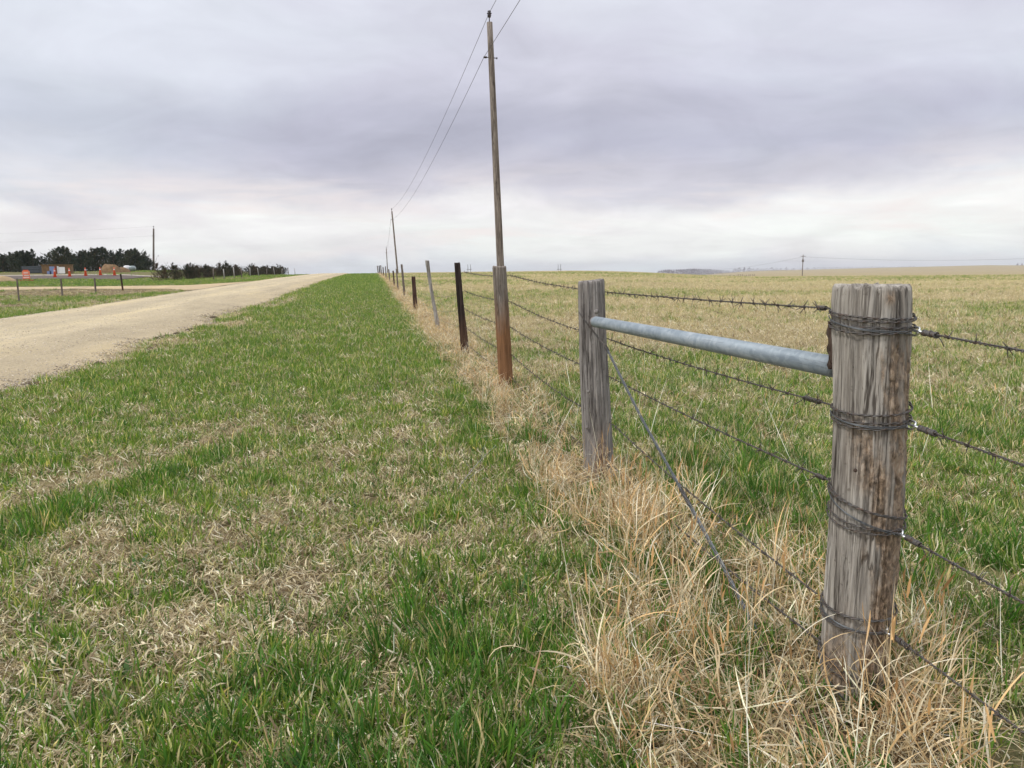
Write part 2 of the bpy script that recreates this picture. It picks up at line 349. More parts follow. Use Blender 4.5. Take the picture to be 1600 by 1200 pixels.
def mat_metal(name, col, rough, var=.3, rust=None, scale=40, metal=.9):
    m, nt, p = new_mat(name); t = N(nt, 'ShaderNodeTexCoord'); f = noise(nt, t.outputs['Object'], scale, 6, .65)
    c = ramp(nt, [(.3, tuple(x*(1-var) for x in col)), (.7, tuple(min(1, x*(1+var)) for x in col))], f).outputs[0]
    if rust:
        q = ramp(nt, [(.48, (0,0,0)), (.62, (1,1,1))], noise(nt, t.outputs['Object'], scale*.6, 6, .7)); c = mix(nt, c, rust, q.outputs[0])
        mm = math_(nt, 'SUBTRACT', 1.0, q.outputs[0]); mm = math_(nt, 'MULTIPLY', mm, metal); L(nt, mm, p.inputs['Metallic'])
    else: p.inputs['Metallic'].default_value = metal
    L(nt, c, p.inputs['Base Color'])
    rr = ramp(nt, [(.3, (rough*.8,)*3), (.7, (min(1, rough*1.25),)*3)], f); L(nt, rr.outputs[0], p.inputs['Roughness'])
    b = N(nt, 'ShaderNodeBump', i={'Strength': .15, 'Distance': .002}); L(nt, f, b.inputs['Height']); L(nt, b.outputs[0], p.inputs['Normal'])
    return m
M_ground = mat_ground()
M_road = mat_gravel('pale_gravel', (.515, .445, .315))
M_drive = mat_gravel('tan_gravel', (.52, .41, .265), False)
M_dark = plain('dark_road_base', (.10, .075, .062), .95, 0, .35, 1.2, .3, (.3, 3, 1))
M_edge = plain('dusty_road_edge', (.40, .35, .30), .95, 0, .2, 1.5, .2)
M_green = mat_blade('green_grass_blade', .42, .45)
M_straw = mat_blade('dry_grass_blade', .22, .65)
M_wire = mat_metal('weathered_wire', (.12, .115, .11), .55, .35, (.085, .05, .032), 120, .6)
M_wirefar = plain('far_wire', (.06, .055, .05), .7, 0, .2, 5, 0)
M_galv = mat_metal('galvanized_wire', (.14, .15, .16), .42, .3, None, 90, .8)
M_bright = mat_metal('zinc_chain_link', (.62, .64, .66), .3, .2, None, 60, .95)
def mat_pipe():
    m, nt, p = new_mat('galvanized_pipe'); t = N(nt, 'ShaderNodeTexCoord'); o = t.outputs['Object']
    f = noise(nt, vmap(nt, o, (14, 14, 4)), 1.0, 7, .7, .4); vo = N(nt, 'ShaderNodeTexVoronoi', i={'Scale': 45}); L(nt, o, vo.inputs['Vector'])
    c = ramp(nt, [(.3, (.19,.235,.275)), (.5, (.28,.33,.37)), (.72, (.40,.44,.47))], f).outputs[0]
    s = ramp(nt, [(0, (.78,.80,.82)), (1, (1.2,1.18,1.15))], vo.outputs['Color']); c = mix(nt, c, s.outputs[0], .8, 'MULTIPLY')
    sc_ = ramp(nt, [(.60, (1,1,1)), (.64, (.62,.60,.58)), (.68, (1,1,1))], noise(nt, vmap(nt, o, (50, 50, 3), (2, 2, 2)), 1.0, 5, .6)); c = mix(nt, c, sc_.outputs[0], .7, 'MULTIPLY')
    sz_ = N(nt, 'ShaderNodeSeparateXYZ'); L(nt, o, sz_.inputs[0]); ru = ramp(nt, [(.0, (1,1,1)), (.45, (.5,.5,.5)), (1, (0,0,0))], math_(nt, 'MULTIPLY', math_(nt, 'ADD', sz_.outputs[2], math_(nt, 'MULTIPLY', math_(nt, 'SUBTRACT', f, .5), .09)), 22.0))
    c = mix(nt, c, (.16, .085, .05), ru.outputs[0])
    L(nt, c, p.inputs['Base Color']); p.inputs['Metallic'].default_value = .3
    r = ramp(nt, [(.3, (.5,)*3), (.7, (.72,)*3)], f); L(nt, r.outputs[0], p.inputs['Roughness'])
    b = N(nt, 'ShaderNodeBump', i={'Strength': .2, 'Distance': .003}); L(nt, f, b.inputs['Height']); L(nt, b.outputs[0], p.inputs['Normal'])
    return m
M_pipe = mat_pipe()
M_big = mat_wood('grey_weathered_corner_wood', (.25,.23,.205), (.45,.425,.385), (.22,.16,.11))
M_mid = mat_wood('grey_split_wood', (.20,.185,.175), (.37,.35,.335), (.17,.11,.075), .9)
M_third = mat_wood('grey_and_rust_brown_wood', (.17,.145,.125), (.30,.265,.235), None, .9, (.235,.12,.06), 1.15)
M_tar = mat_wood('dark_treated_wood', (.025,.018,.016), (.06,.045,.04), None, .8, (.085,.05,.035), .7)
M_pale = mat_wood('pale_bleached_wood', (.30,.28,.26), (.47,.45,.43), None, .8)
M_redwd = mat_wood('reddish_brown_wood', (.06,.035,.03), (.13,.08,.065), None, .8)
M_brown = mat_wood('faded_brown_wood', (.13,.105,.09), (.25,.215,.19), None, .8)
M_pole = mat_wood('utility_pole_wood', (.15,.125,.11), (.30,.26,.225), None, .35)
M_bark = mat_wood('peeling_bark', (.06,.042,.034), (.14,.10,.08), None, 1.5)
M_bud = plain('dark_glazed_insulator', (.035,.025,.03), .25, 0, .3, 10, 0)
# ------------------------------------------------------------------ ground
def sgrid(a, b, n, k, c=0):
    u = np.linspace(math.asinh((a-c)/k), math.asinh((b-c)/k), n); return np.sinh(u)*k + c
def sheet(name, xs, ys, zf, mat, colf=None, warp=None):
    X, Y = np.meshgrid(xs, ys); X = X.ravel(); Y = Y.ravel()
    if warp: X, Y = warp(X, Y)
    V = np.stack([X, Y, zf(X, Y)], 1); nx = len(xs); ny = len(ys)
    i = np.arange(ny-1)[:, None]*nx + np.arange(nx-1)[None, :]; i = i.ravel()
    F = np.stack([i, i+1, i+nx+1, i+nx], 1)
    at = {'Col': ('FLOAT_COLOR', colf(X, Y))} if colf else None
    return mesh_obj(name, V, F, mat, None, True, at)
def roadz(X, Y): return Z(X, Y)
rmask = lambda X, Y: ss(.12, .5, np.minimum(redge(Y)-X, X-ledge(Y)))
gz = lambda X, Y: Z(X, Y) - .05*rmask(X, Y)*(Y < 240)
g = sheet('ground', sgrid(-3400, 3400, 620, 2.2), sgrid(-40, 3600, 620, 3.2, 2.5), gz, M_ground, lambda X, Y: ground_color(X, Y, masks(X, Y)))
struct(g)
def road_warp(X, Y):
    t = (X+7.6)/3.25
    L_, R_ = ledge(Y)-.05, redge(Y)+.05
    return L_ + (t+1)/2*(R_-L_), Y
ys = np.concatenate([np.arange(-12, 40, .12), np.arange(40, 120, .5), np.arange(120, 262, 2)])
rd = sheet('road', np.linspace(-10.85, -4.35, 60), ys, lambda X, Y: Z(X, Y) + .02*rmask(X, Y) - .03*(1-rmask(X, Y)) + .012*(fbm(X/.5, Y/4, 61)-.5), M_road, None, road_warp); struct(rd)
def drv_warp(X, Y):
    s = 60.5 + .22*(-X-10.8)*.6; half = 3.9 + 8*ss(-15, -10.5, X) - 1.4*ss(-12, -24, X)
    s2 = s + (fbm(X/5, X*0, 30)-.5)*1.2
    return X, s2 + Y*half
dr = sheet('side_road', np.linspace(-80, -10.4, 140), np.linspace(-1, 1, 14), lambda X, Y: Z(X, Y)+.035, M_drive, None, drv_warp); struct(dr)
dk = sheet('unfinished_road_bed', np.linspace(-110, -26, 90), np.linspace(83.5, 96, 20), lambda X, Y: Z(X, Y)+.05, M_dark, None, lambda X, Y: (X, Y-(X+30)*.05)); struct(dk)
ed = sheet('graded_road_edge', np.linspace(-110, -24, 70), np.linspace(96.3, 97.5, 4), lambda X, Y: Z(X, Y)+.05+.25*ss(97, 99, Y+(X+30)*.05), M_edge, None, lambda X, Y: (X, Y-(X+30)*.05)); struct(ed)
# ------------------------------------------------------------------ fence posts
def post_axes(bx, by):
    d = np.array([bx, by])/math.hypot(bx, by); return d, np.array([d[1], -d[0]])     # away from camera, to its right
def prof(bx, by, rows):
    d, rt = post_axes(bx, by); D = math.hypot(bx, by); out = []
    for y, xl, xr in rows:
        res = []
        for x in (xl, xr):
            q = ray(x, y); t = D/(q[0]*d[0]+q[1]*d[1]); p = EYE + q*t; res.append((np.dot(p[:2], rt), p[2]))
        out.append(((res[0][1]+res[1][1])/2, (res[0][0]+res[1][0])/2, (res[1][0]-res[0][0])/2))
    return sorted(out)
def make_post(bx, by, P, mat, seed, nt_=96, dz=.012, sq=.0, crack=.0035, rotf=None, lean=None, topslope=0.0, name='fence_post', bury=.3):
    """P: list of (z, sideways offset, radius) seen from the camera; returns object with its origin on the ground"""
    d, rt = post_axes(bx, by); zg = z1(bx, by)
    zs = np.array([p[0] for p in P]); cs = np.array([p[1] for p in P]); rs = np.array([p[2] for p in P])
    top = zs[-1]; k = (cs[1]-cs[0])/(zs[1]-zs[0])
    zz = np.arange(zg-bury, top, dz); zz = np.append(zz, top)
    th = np.arange(nt_)*2*math.pi/nt_
    V = []; rot = []
    for z in zz:
        c = np.interp(z, zs, cs) if z > zs[0] else cs[0]+k*(z-zs[0]); r = np.interp(z, zs, rs)
        a = np.cos(th); b = np.sin(th)
        # squarish section
        if sq: f = 1/np.maximum(np.abs(a), np.abs(b)); q = (1-sq)+sq*f*.93
        else: q = 1
        w_ = 1 + .05*(fbm(np.cos(th)*1.4+seed, np.sin(th)*1.4+z*1.5, seed)-.5)
        u = th*r/.1
        loop = lambda fx, fz, s: fbm(np.cos(th)*fx+31, np.sin(th)*fx+z*fz, s, 3)
        cr = np.minimum(np.abs(loop(7.5, .9, seed+3)-.5)*7, 1); cr2 = np.minimum(np.abs(loop(16, 2.0, seed+5)-.5)*6, 1)
        disp = -crack*(1-cr)*1.6 - crack*.6*(1-cr2)
        rm = rotf(th, z) if rotf else np.zeros(nt_)
        disp = disp + rm*(fbm(np.cos(th)*9, np.sin(th)*9+z*55, seed+8, 3)-.62)*.016
        e = 1 - .05*ss(.010, 0, top-z)
        R_ = r*q*w_*e + disp
        tz = z + (topslope*R_*a*ss(.06, 0, top-z)) + (.011*(fbm(a*6, b*6, seed+11)-.5)*ss(.03, 0, top-z)*2) - .008*(1-cr)*ss(.02, 0, top-z)
        px = rt[0]*(c+R_*a) + d[0]*(math.hypot(bx, by)+R_*b); py = rt[1]*(c+R_*a) + d[1]*(math.hypot(bx, by)+R_*b)
        V.append(np.stack([px-bx, py-by, tz-zg], 1)); rot.append(rm)
    nr = len(zz)
    # top rings
    ctr = V[-1].mean(0)
    for s in (.8, .55, .28, .02):
        q = ctr + (V[nr-1]-ctr)*s; q[:, 2] += .004*(1-s) + .005*(fbm(np.cos(th)*6*s+9, np.sin(th)*6*s, seed+13)-.5); V.append(q); rot.append(rot[nr-1]*0)
    V = np.concatenate(V); n = nr+4
    i = (np.arange(n-1)[:, None]*nt_ + np.arange(nt_)[None, :]).ravel(); j = (np.arange(n-1)[:, None]*nt_ + (np.arange(nt_)[None, :]+1) % nt_).ravel()
    F = np.stack([i, j, j+nt_, i+nt_], 1)
    o = mesh_obj(name, V, F, mat, None, True, {'rot': ('FLOAT', np.concatenate(rot))})
    o.location = (bx, by, zg); return o
PG = 'wooden posts of the roadside fence'
BX, BY = 1.485, 2.015
PB = prof(BX, BY, [(445,1301,1427),(470,1299,1428),(520,1299,1427),(600,1301,1423),(660,1301,1421),(740,1298,1418),(800,1295,1413),(860,1291,1408),(960,1284,1397),(1030,1281,1393),(1090,1280,1391)])
def rot_big(th, z):
    a = np.cos(th); s = np.sin(th)
    n = fbm(a*2.2+4, s*2.2+z*3.5, 77, 4)
    right = ss(.05, .55, a + (n-.5)*1.1)
    band = ss(1.23, 1.14, z) ; m = right*band*ss(.38, .6, fbm(a*5+9, s*5+z*9, 79, 4)+.06)*(.55+.45*ss(.4, .6, n))
    patch = np.exp(-((a+.08-(.9-z)*1.2)/.42)**2)*ss(.70, .76, z)*ss(.97, .93, z)*ss(.35, .5, n+.1)
    lowp = ss(.42, .1, z)*ss(.45, .62, n+.1)*.7
    knot = np.exp(-(((a-.42)/.12)**2 + ((z-1.31)/.02)**2))
    return np.clip(.85*m + .8*patch + lowp + knot, 0, 1)*(s < .6)
post = make_post(BX, BY, PB, M_big, 11, 192, .006, 0, .0052, rot_big)
post.name = 'corner_post'; tag(post, 'thick grey weathered corner post wrapped with wire, nearest the camera on the right', 'fence post', PG)
# loose bark strip on its left flank
d_, rt_ = post_axes(BX, BY)
def post_pt(th, z, extra=0.0):
    """a point on the corner post's skin (th=0 right, -90deg facing camera)"""
    zs = [p[0] for p in PB]; c = np.interp(z, zs, [p[1] for p in PB]); r = np.interp(z, zs, [p[2] for p in PB]) + extra
    D = math.hypot(BX, BY); a, b = math.cos(th), math.sin(th)
    return np.array([rt_[0]*(c+r*a)+d_[0]*(D+r*b), rt_[1]*(c+r*a)+d_[1]*(D+r*b), z])
mb = MB(); V = []; F = []
for i, z in enumerate(np.linspace(1.085, 1.235, 12)):
    wv = .10*math.sin(math.pi*(i+.6)/12)+.03
    for k, (dt, ex) in enumerate(((-wv, .001), (-wv*.3, .012+.004*math.sin(i*1.7)), (wv*.6, .010), (wv*1.3, .0))): V.append(post_pt(math.pi+.02+dt, z, ex))
for i in range(11):
    for k in range(3): F.append((i*4+k, i*4+k+1, i*4+k+5, i*4+k+4))
mb.add(V, F); bk = mb.build('bark_strip', M_bark); bk.parent = post; bk.matrix_parent_inverse = Matrix.Translation(-Vector(post.location))
def adopt(o, par): o.parent = par; o.matrix_parent_inverse = Matrix.Translation(-Vector(par.location)); return o
MX, MY = 1.417, 4.715
PM = prof(MX, MY, [(438,902,945),(500,903,947),(560,904,950),(620,906,954),(680,909,957),(752,912,961)])
def rot_mid(th, z):
    a = np.cos(th); s = np.sin(th); n = fbm(a*2.5+4, s*2.5+z*2.0, 78, 4)
    return np.clip(ss(.45, .1, z)*ss(.42, .6, n)*ss(-.2, .5, a+.3), 0, 1)
mp = make_post(MX, MY, PM, M_mid, 23, 128, .012, .25, .006, rot_mid, topslope=.1)
mp.name = 'brace_post'; tag(mp, 'split grey post holding the left end of the galvanized pipe', 'fence post', PG)
def knot(par, px, py, r, x0):
    p = onx(px, py, x0); b = MB(); b.lathe([(r*1.2, -r*.5), (r, r*.1), (r*.75, r*.5), (r*.3, r*.8)], (0, 0, 0), 10)
    o = b.build('knot', M_bark if par.name.startswith('corner') else M_mid); o.rotation_euler = (R(80), 0, R(-17)); o.location = p; adopt(o, par)
knot(post, 1337, 735, .005, 1.40)
knot(mp, 932, 487, .013, 1.385); knot(mp, 919, 612, .010, 1.36); knot(mp, 917, 668, .009, 1.36)
TX, TY = 1.46, 8.47
p3 = make_post(TX, TY, prof(TX, TY, [(416,769,791.5),(470,772,794.5),(540,776,799),(612,780,803)]), M_third, 31, 64, .02, .15, .004)
tag(p3, 'post grey above and rusty brown below, directly before the tall utility pole', 'fence post', PG)
FP = [(TX, TY)]
def simple_post(Y, rows, mat, label, seed, sq=0., X=None, dz=.04, seg=24, crack=.003, **k):
    xm = (rows[-1][1]+rows[-1][2])/2; ym = rows[-1][0]
    X = X if X is not None else ony(xm, ym, Y)[0]
    P = prof(X, Y, rows)
    if P[0][0] > z1(X, Y): pass
    o = make_post(X, Y, P, mat, seed, seg, dz, sq, crack, **k); tag(o, label, 'fence post', PG); FP.append((X, Y)); return o
simple_post(12.1, [(410.5,709.3,719.3),(470,713.5,724.5),(539,719,732.5)], M_tar, 'nearly black square cut post just left of the grey and rusty brown one', 41, .75, dz=.03, seg=48)
simple_post(17.6, [(407,664,670.5),(440,669,674.5),(470,674,679.5),(506,680,687)], M_pale, 'slim crooked pale post leaning left between two dark posts', 42, 0, dz=.03, seg=32)
simple_post(25.3, [(432,642.5,649),(491,646.3,653.7)], M_redwd, 'short dark reddish brown post, second dark one behind the leaning pale post', 43, .5)
simple_post(35, [(413,625.8,629.2),(461,630,634)], M_brown, 'tall thin dull brown post rising above the horizon left of the short reddish one', 44, .3, seg=16)
simple_post(44.5, [(420,618.0,620.4),(448,620.4,623)], M_brown, 'grey brown post right at the foot of the second utility pole', 45, 0, seg=12)
simple_post(53, [(423,613,615.6),(447,615,617.6)], M_redwd, 'short dark post just left of the foot of the second utility pole', 46, .4, seg=12)
simple_post(66, [(420.6,606.3,608.2),(444,608.9,611)], M_brown, 'thin leaning brown post far down the fence', 47, 0, seg=12)
for i, (Y, yt, x0, yb, mt, lb) in enumerate([(82,416,602.2,433,M_brown,'far fence post below the third utility pole'),(100,417,598.3,430,M_redwd,'short far fence post just left of the third utility pole'),
        (122,414.5,594.8,427.5,M_brown,'third last fence post before the crest of the hill'),(146,414.8,592.3,426,M_tar,'second last fence post before the crest of the hill'),(176,415.2,589.6,424.5,M_brown,'last fence post visible on the crest of the hill')]):
    simple_post(Y, [(yt,x0-.8,x0+.8),(yb,x0+.2,x0+2)], mt, lb, 50+i, 0, X=1.45, seg=10, dz=.1)
# ------------------------------------------------------------------ wires
def resample(P, step):
    P = [np.array(p, float) for p in P]; d = [0]
    for a, b in zip(P[:-1], P[1:]): d.append(d[-1]+np.linalg.norm(b-a))
    n = max(2, int(d[-1]/step)+1); s = np.linspace(0, d[-1], n); P = np.array(P)
    return np.stack([np.interp(s, d, P[:, k]) for k in range(3)], 1), s
def twist(mbx, P, rw, rh, pitch, nw=2, n=5, step=None, ph=0):
    Q, s = resample(P, step or pitch/8)
    T = np.gradient(Q, axis=0); T /= np.linalg.norm(T, axis=1)[:, None]+1e-12
    up = np.array([0, 0, 1.]); A = np.cross(T, up); nn = np.linalg.norm(A, axis=1)[:, None]; A = np.where(nn < 1e-3, np.array([1., 0, 0]), A/(nn+1e-9)); B = np.cross(A, T)
    for k in range(nw):
        q = 2*math.pi*s/pitch + 2*math.pi*k/nw + ph
        mbx.tube(Q + rh*(np.cos(q)[:, None]*A + np.sin(q)[:, None]*B), rw, n)
def sag(a, b, s, n=14):
    a = np.array(a, float); b = np.array(b, float)
    return [a+(b-a)*t - np.array([0, 0, s*4*t*(1-t)]) for t in np.linspace(0, 1, n)]
def barb_mesh(seed):
    rr = random.Random(seed); m = MB()
    P = [( .0032*math.cos(q), (q/(2*math.pi))*.0032-.005, .0032*math.sin(q)) for q in np.linspace(0, 4.2*math.pi, 22)]
    m.tube(P, .00125, 4)
    for k in range(4):
        a = rr.uniform(0, 6.28); y = -.004+.003*k; tl = rr.uniform(.015, .022); sk = rr.uniform(-.4, .4)
        m.tube([(.002*math.cos(a), y, .002*math.sin(a)), (tl*math.cos(a), y+tl*sk, tl*math.sin(a))], [.0015, .0007], 4)
    me = bpy.data.meshes.new('barb'); me.from_pydata(m.V, [], m.F); me.materials.append(M_wire); me.polygons.foreach_set('use_smooth', [True]*len(me.polygons)); return me
BARBS = [barb_mesh(k) for k in range(6)]
def add_barbs(par, P, step, start=.05, scale=1.0):
    Q, s = resample(P, .01); d = start; loc = np.array(par.location)
    while d < s[-1]-.03:
        i = int(np.searchsorted(s, d)); t = Q[min(i+1, len(Q)-1)]-Q[max(i-1, 0)]; t = Vector(t).normalized()
        q = t.to_track_quat('Y', 'Z') @ Matrix.Rotation(random.uniform(0, 6.28), 3, 'Y').to_quaternion()
        mw = Matrix.LocRotScale(Vector(Q[i]-loc), q, Vector((scale,)*3))
        put('barb', random.choice(BARBS), par, mw); d += step*random.uniform(.85, 1.15)
mid_r = [(947,458),(948,531),(953,592),(958,666),(961,730)]
big_l = [(1296,482),(1296,632),(1294,750),(1276,928),(1282,1003)]
big_z = [1.245, .985, .645, .325, .07]
mid_l = [(900,451),(901.7,514),(901,563),(903,627),(910,691)]
p3r = [(791.7,430),(794,471),(797,511),(800,553),(801.7,588)]
p4r = [(720,424.5),(722,454.5),(725,482.5),(729,511),(732,535)]
p5r = [(673,445),(675,463),(680,484),(682,494),(684,503)]
p6r = [(648.5,437),(650,452),(651,464),(652,475),(652.5,486)]
names = ['top', 'second', 'middle', 'fourth', 'lowest']
WG = 'barbed wire strands running down the fence line'
for i in range(5):
    zi = z1(1.45, 60)
    P = []
    A = onx(*big_l[i], 1.388); Bm = onx(*mid_r[i], 1.512); Bl = onx(*mid_l[i], 1.512); Bm[2] = (Bm[2]+Bl[2])/2
    C = np.array([1.56, TY, ony(*p3r[i], TY)[2]]); D = np.array([1.47, 12.1, ony(*p4r[i], 12.1)[2]]); E_ = np.array([1.44, 17.6, ony(*p5r[i], 17.6)[2]]); G_ = np.array([1.42, 25.3, ony(*p6r[i], 25.3)[2]])
    near = sag(A, Bm, (.004, .012, .012, .02, .03)[i], 24)
    sp = empty('barbed_wire', tuple(A), names[i] + ' barbed wire strand between the thick corner post and the fence down the slope', 'barbed wire', WG)
    b = MB(); twist(b, near, .0018, .0022, .038)
    mid = sag(Bm, C, (.02, .03, .03, .05, .07)[i], 24); twist(b, mid, .0016, .0019, .04, 2, 4, .008)
    farp = sag(C, D, .03, 10) + sag(D, E_, .05, 10)[1:] + sag(E_, G_, .05, 10)[1:]
    last = G_
    hs = [1.02, .80, .60, .40, .22][i]
    for (fx, fy) in FP[4:]:
        q = np.array([1.44, fy, z1(1.45, fy)+hs+random.uniform(-.03, .03)]); farp += sag(last, q, .05, 6)[1:]; last = q
    b.tube(farp, [.0028 if p[1] < 30 else .0034 for p in farp], 4)
    adopt(b.build('wire', M_wire), sp)
    add_barbs(sp, near, .10, .06, 1.25); add_barbs(sp, mid, .12, .1, 1.35); add_barbs(sp, sag(C, D, .03, 10), .14, .1, 1.4)
    # splices and loose ends
    if i in (0, 1, 2):
        s_ = MB(); a0 = near[1 if i != 1 else 1]; Q, s = resample(near, .004); k0 = int((.02 if i != 1 else .05)/.004); seg = Q[k0:k0+(12 if i != 1 else 26)]
        for w_ in range(2):
            ph = w_*2.4; TT = np.linspace(0, 9*math.pi, len(seg)*4); SQ = np.stack([np.interp(np.linspace(0, len(seg)-1, len(seg)*4), np.arange(len(seg)), seg[:, k]) for k in range(3)], 1)
            SQ[:, 0] += .0065*np.cos(TT+ph); SQ[:, 2] += .0065*np.sin(TT+ph); s_.tube(SQ, .0018, 5)
        tail = seg[-1] if i else seg[2]
        s_.tube([tail, tail+np.array([-.006, .012, -.012]), tail+np.array([-.016, .03, -.026 if i else .022])], .0015, 4)
        adopt(s_.build('splice', M_wire), sp)
# the wraps round the corner post, with chain links, and the strands leading on to the right
big_r = [(1432,518),(1426,665),(1406,834),(1382,984),(1398,1140)]
end_r = [(1600,543),(1600,722),(1600,937),(1600,1140),(1455,1200)]
def torus_link(L_, W_, r, n=28):
    P = []
    for k in range(n+1):
        q = 2*math.pi*k/n; x = W_/2*math.cos(q); y = (L_-W_)/2*(1 if math.sin(q) > 0 else -1)*(1 if abs(math.sin(q)) > .05 else 0) + W_/2*math.sin(q); P.append((x, y, 0))
    m = MB(); m.tube(P, r, 8, cap=False); return m
link = torus_link(.046, .025, .0032); LM = bpy.data.meshes.new('chain_link'); LM.from_pydata(link.V, [], link.F); LM.materials.append(M_bright); LM.polygons.foreach_set('use_smooth', [True]*len(LM.polygons))
zl = [onx(*p, 1.39)[2] for p in big_l]
for i in range(5):
    D = math.hypot(BX, BY); q = ray(*big_r[i]); t = (D-.06)/(q[0]*d_[0]+q[1]*d_[1]); pr = EYE+q*t          # chain joint at post's right front
    wp = empty('wire_wrap', (BX, BY, big_z[i]), names[i].replace('top', 'uppermost') + ' bundle of wire wound round the thick corner post', 'wire wrap', 'wire bundles wound round the corner post')
    zt = [1.258, .99, .645, .335, .09][i]; zb = pr[2]
    W = MB(); turns = 4 if i != 4 else 3
    for k in range(turns):
        f = (0, .12, .72, .9)[k]; pts = []
        za = zl[i] + (zb-zl[i])*f*.8 - .004; zc = za + (.010 if i in (0,) else -.012)*(1-f) + random.uniform(-.003, .003) - .012*(1-f)*0
        zr_ = zt + (zb-zt)*f
        for th in np.linspace(math.pi*1.02, math.pi*2.02, 26):
            u = (th-math.pi)/math.pi; z = za*(1-u)+zr_*u - (.012+.006*math.sin(k*2.3+i))*math.sin(math.pi*u*(.8+.1*k))
            pts.append(post_pt(-math.pi+th-math.pi+math.pi, z, .0045+.002*(k % 2)) if False else post_pt(th, z, .0045+.002*(k % 2)))
        for th in np.linspace(math.pi*2.02, math.pi*3.02, 20)[1:]:
            u = (th-2*math.pi)/math.pi; z = zr_*(1-u)+za*u; pts.append(post_pt(th, z, .004))
        twist(W, pts, .0018, .0022, .045+.012*k, 2, 5, .006, k)
    adopt(W.build('wire', M_wire), wp)
    B2 = MB()
    for k, dz_ in enumerate((0, -.006)):
        pts = [post_pt(th, (zl[i]-.022)*(1-u)+(pr[2]+dz_)*u-.01*math.sin(math.pi*u), .007) for th, u in zip(np.linspace(math.pi*1.0, math.pi*1.82, 20), np.linspace(0, 1, 20))]
        B2.tube(pts, .0017, 5)
    adopt(B2.build('bright_wire', M_galv), wp)
    e = onx(*end_r[i], 1.45) if i < 4 else onx(*end_r[i], 1.50)
    dirv = (e-pr)/np.linalg.norm(e-pr); far = pr + dirv*np.linalg.norm(e-pr)*(3.2 if i < 4 else 2.0)
    l0 = pr; qd = Vector(dirv).to_track_quat('Y', 'Z')
    for k, off in enumerate((-.010, .020)):
        mw = Matrix.LocRotScale(Vector(l0+dirv*off) - Vector(wp.location), qd @ Matrix.Rotation(1.2 if k == 0 else -.3, 3, 'Y').to_quaternion(), None); put('chain_link', LM, wp, mw)
    s0 = l0 + dirv*.038
    so_ = empty('barbed_wire', tuple(s0), names[i] + ' barbed wire strand leaving the corner post towards the right edge', 'barbed wire', 'barbed wire strands right of the corner post')
    P = sag(s0, far, .01, 20); b = MB(); twist(b, P, .0019, .0024, .04, 2, 5)
    Q, s = resample(P, .003); sg = Q[:int((.075+.02*(i % 2))/.003)]
    for w_ in range(2):
        n_ = len(sg)*5; TT = np.linspace(0, (6+i % 3)*2*math.pi, n_); SQ = np.stack([np.interp(np.linspace(0, len(sg)-1, n_), np.arange(len(sg)), sg[:, k]) for k in range(3)], 1)
        rad = .0068+.0012*np.sin(TT*.37+w_); SQ[:, 0] += rad*np.cos(TT+w_*2.7); SQ[:, 2] += rad*np.sin(TT+w_*2.7); b.tube(SQ, .0022, 5)
    b.tube([sg[-1], sg[-1]+np.array([.004, -.012, -.014]), sg[-1]+np.array([.008, -.02, -.03])], .0014, 4)
    adopt(b.build('wire', M_wire), so_); add_barbs(so_, P, .115, .13, 1.15)
# galvanized brace pipe
Pa = onx(929, 502.5, 1.375); Pb = onx(1304, 573, 1.44)
mb = MB(); ax = (Pb-Pa); Ln = np.linalg.norm(ax)
o = MB().tube([(0, 0, 0), (0, 0, .004), (0, 0, Ln)], [.031, .0345, .0345], 40).build('pipe_rail', M_pipe)
o.rotation_euler = Vector(ax).to_track_quat('Z', 'Y').to_euler(); o.location = Pa
tag(o, 'galvanized steel pipe braced between the split grey post and the thick corner post', 'pipe')
# diagonal brace wire
bw = empty('brace_wire', tuple(onx(945, 540, 1.34)), 'thick twisted wire running diagonally from the brace post down to the corner post', 'brace wire')
K = [onx(946, 541, 1.325), onx(1001, 651, 1.345), onx(1066, 768, 1.36), onx(1130, 885, 1.37), onx(1192, 1006, 1.385)]; K.append(K[-1] + (K[-1]-K[-2])*.75)
b = MB(); up_ = K[:3]; lo_ = K[2:]
twist(b, up_, .0025, .0050, .30, 4, 5, .02); twist(b, lo_, .0026, .0060, .20, 4, 5, .02)
adopt(b.build('cable', M_galv), bw)
b = MB(); dr_ = (K[3]-K[1])/np.linalg.norm(K[3]-K[1])
for c0, ln in ((K[2]+dr_*-.02, .11), (K[0]+dr_*.0, .05)):
    Q = [c0 + dr_*ln*u for u in np.linspace(0, 1, 90)]; ph = np.linspace(0, 2*math.pi*ln/.0095, 90)
    b.tube([q + np.array([.0085*math.cos(p), 0, .0085*math.sin(p)]) for q, p in zip(Q, ph)], .0021, 5)
b.tube([K[2]+dr_*.1, K[2]+dr_*.115+np.array([0, 0, .02]), K[2]+dr_*.105+np.array([.0, -.03, .03])], .002, 4)
adopt(b.build('binding', M_wire), bw)
b = MB()
for dz_ in (0, .008):
    b.tube([onx(903, 470, 1.42)+np.array([.01, .03, dz_]), onx(903.5, 492, 1.385)+np.array([0, 0, dz_]), onx(914, 503, 1.335)+np.array([0, 0, dz_]), onx(930, 522, 1.322)+np.array([0, 0, dz_*.5]), K[0]], .0021, 5)
b.F.clear(); b.V.clear()
def on_post(px, py, r=.108):
    q = ray(px, py); a = q[0]**2+q[1]**2; bb = 2*(q[0]*(EYE[0]-MX)+q[1]*(EYE[1]-MY)); cc_ = (EYE[0]-MX)**2+(EYE[1]-MY)**2-r*r; dsc = bb*bb-4*a*cc_
    t = (-bb-math.sqrt(max(dsc, 0)))/(2*a); return EYE+q*t
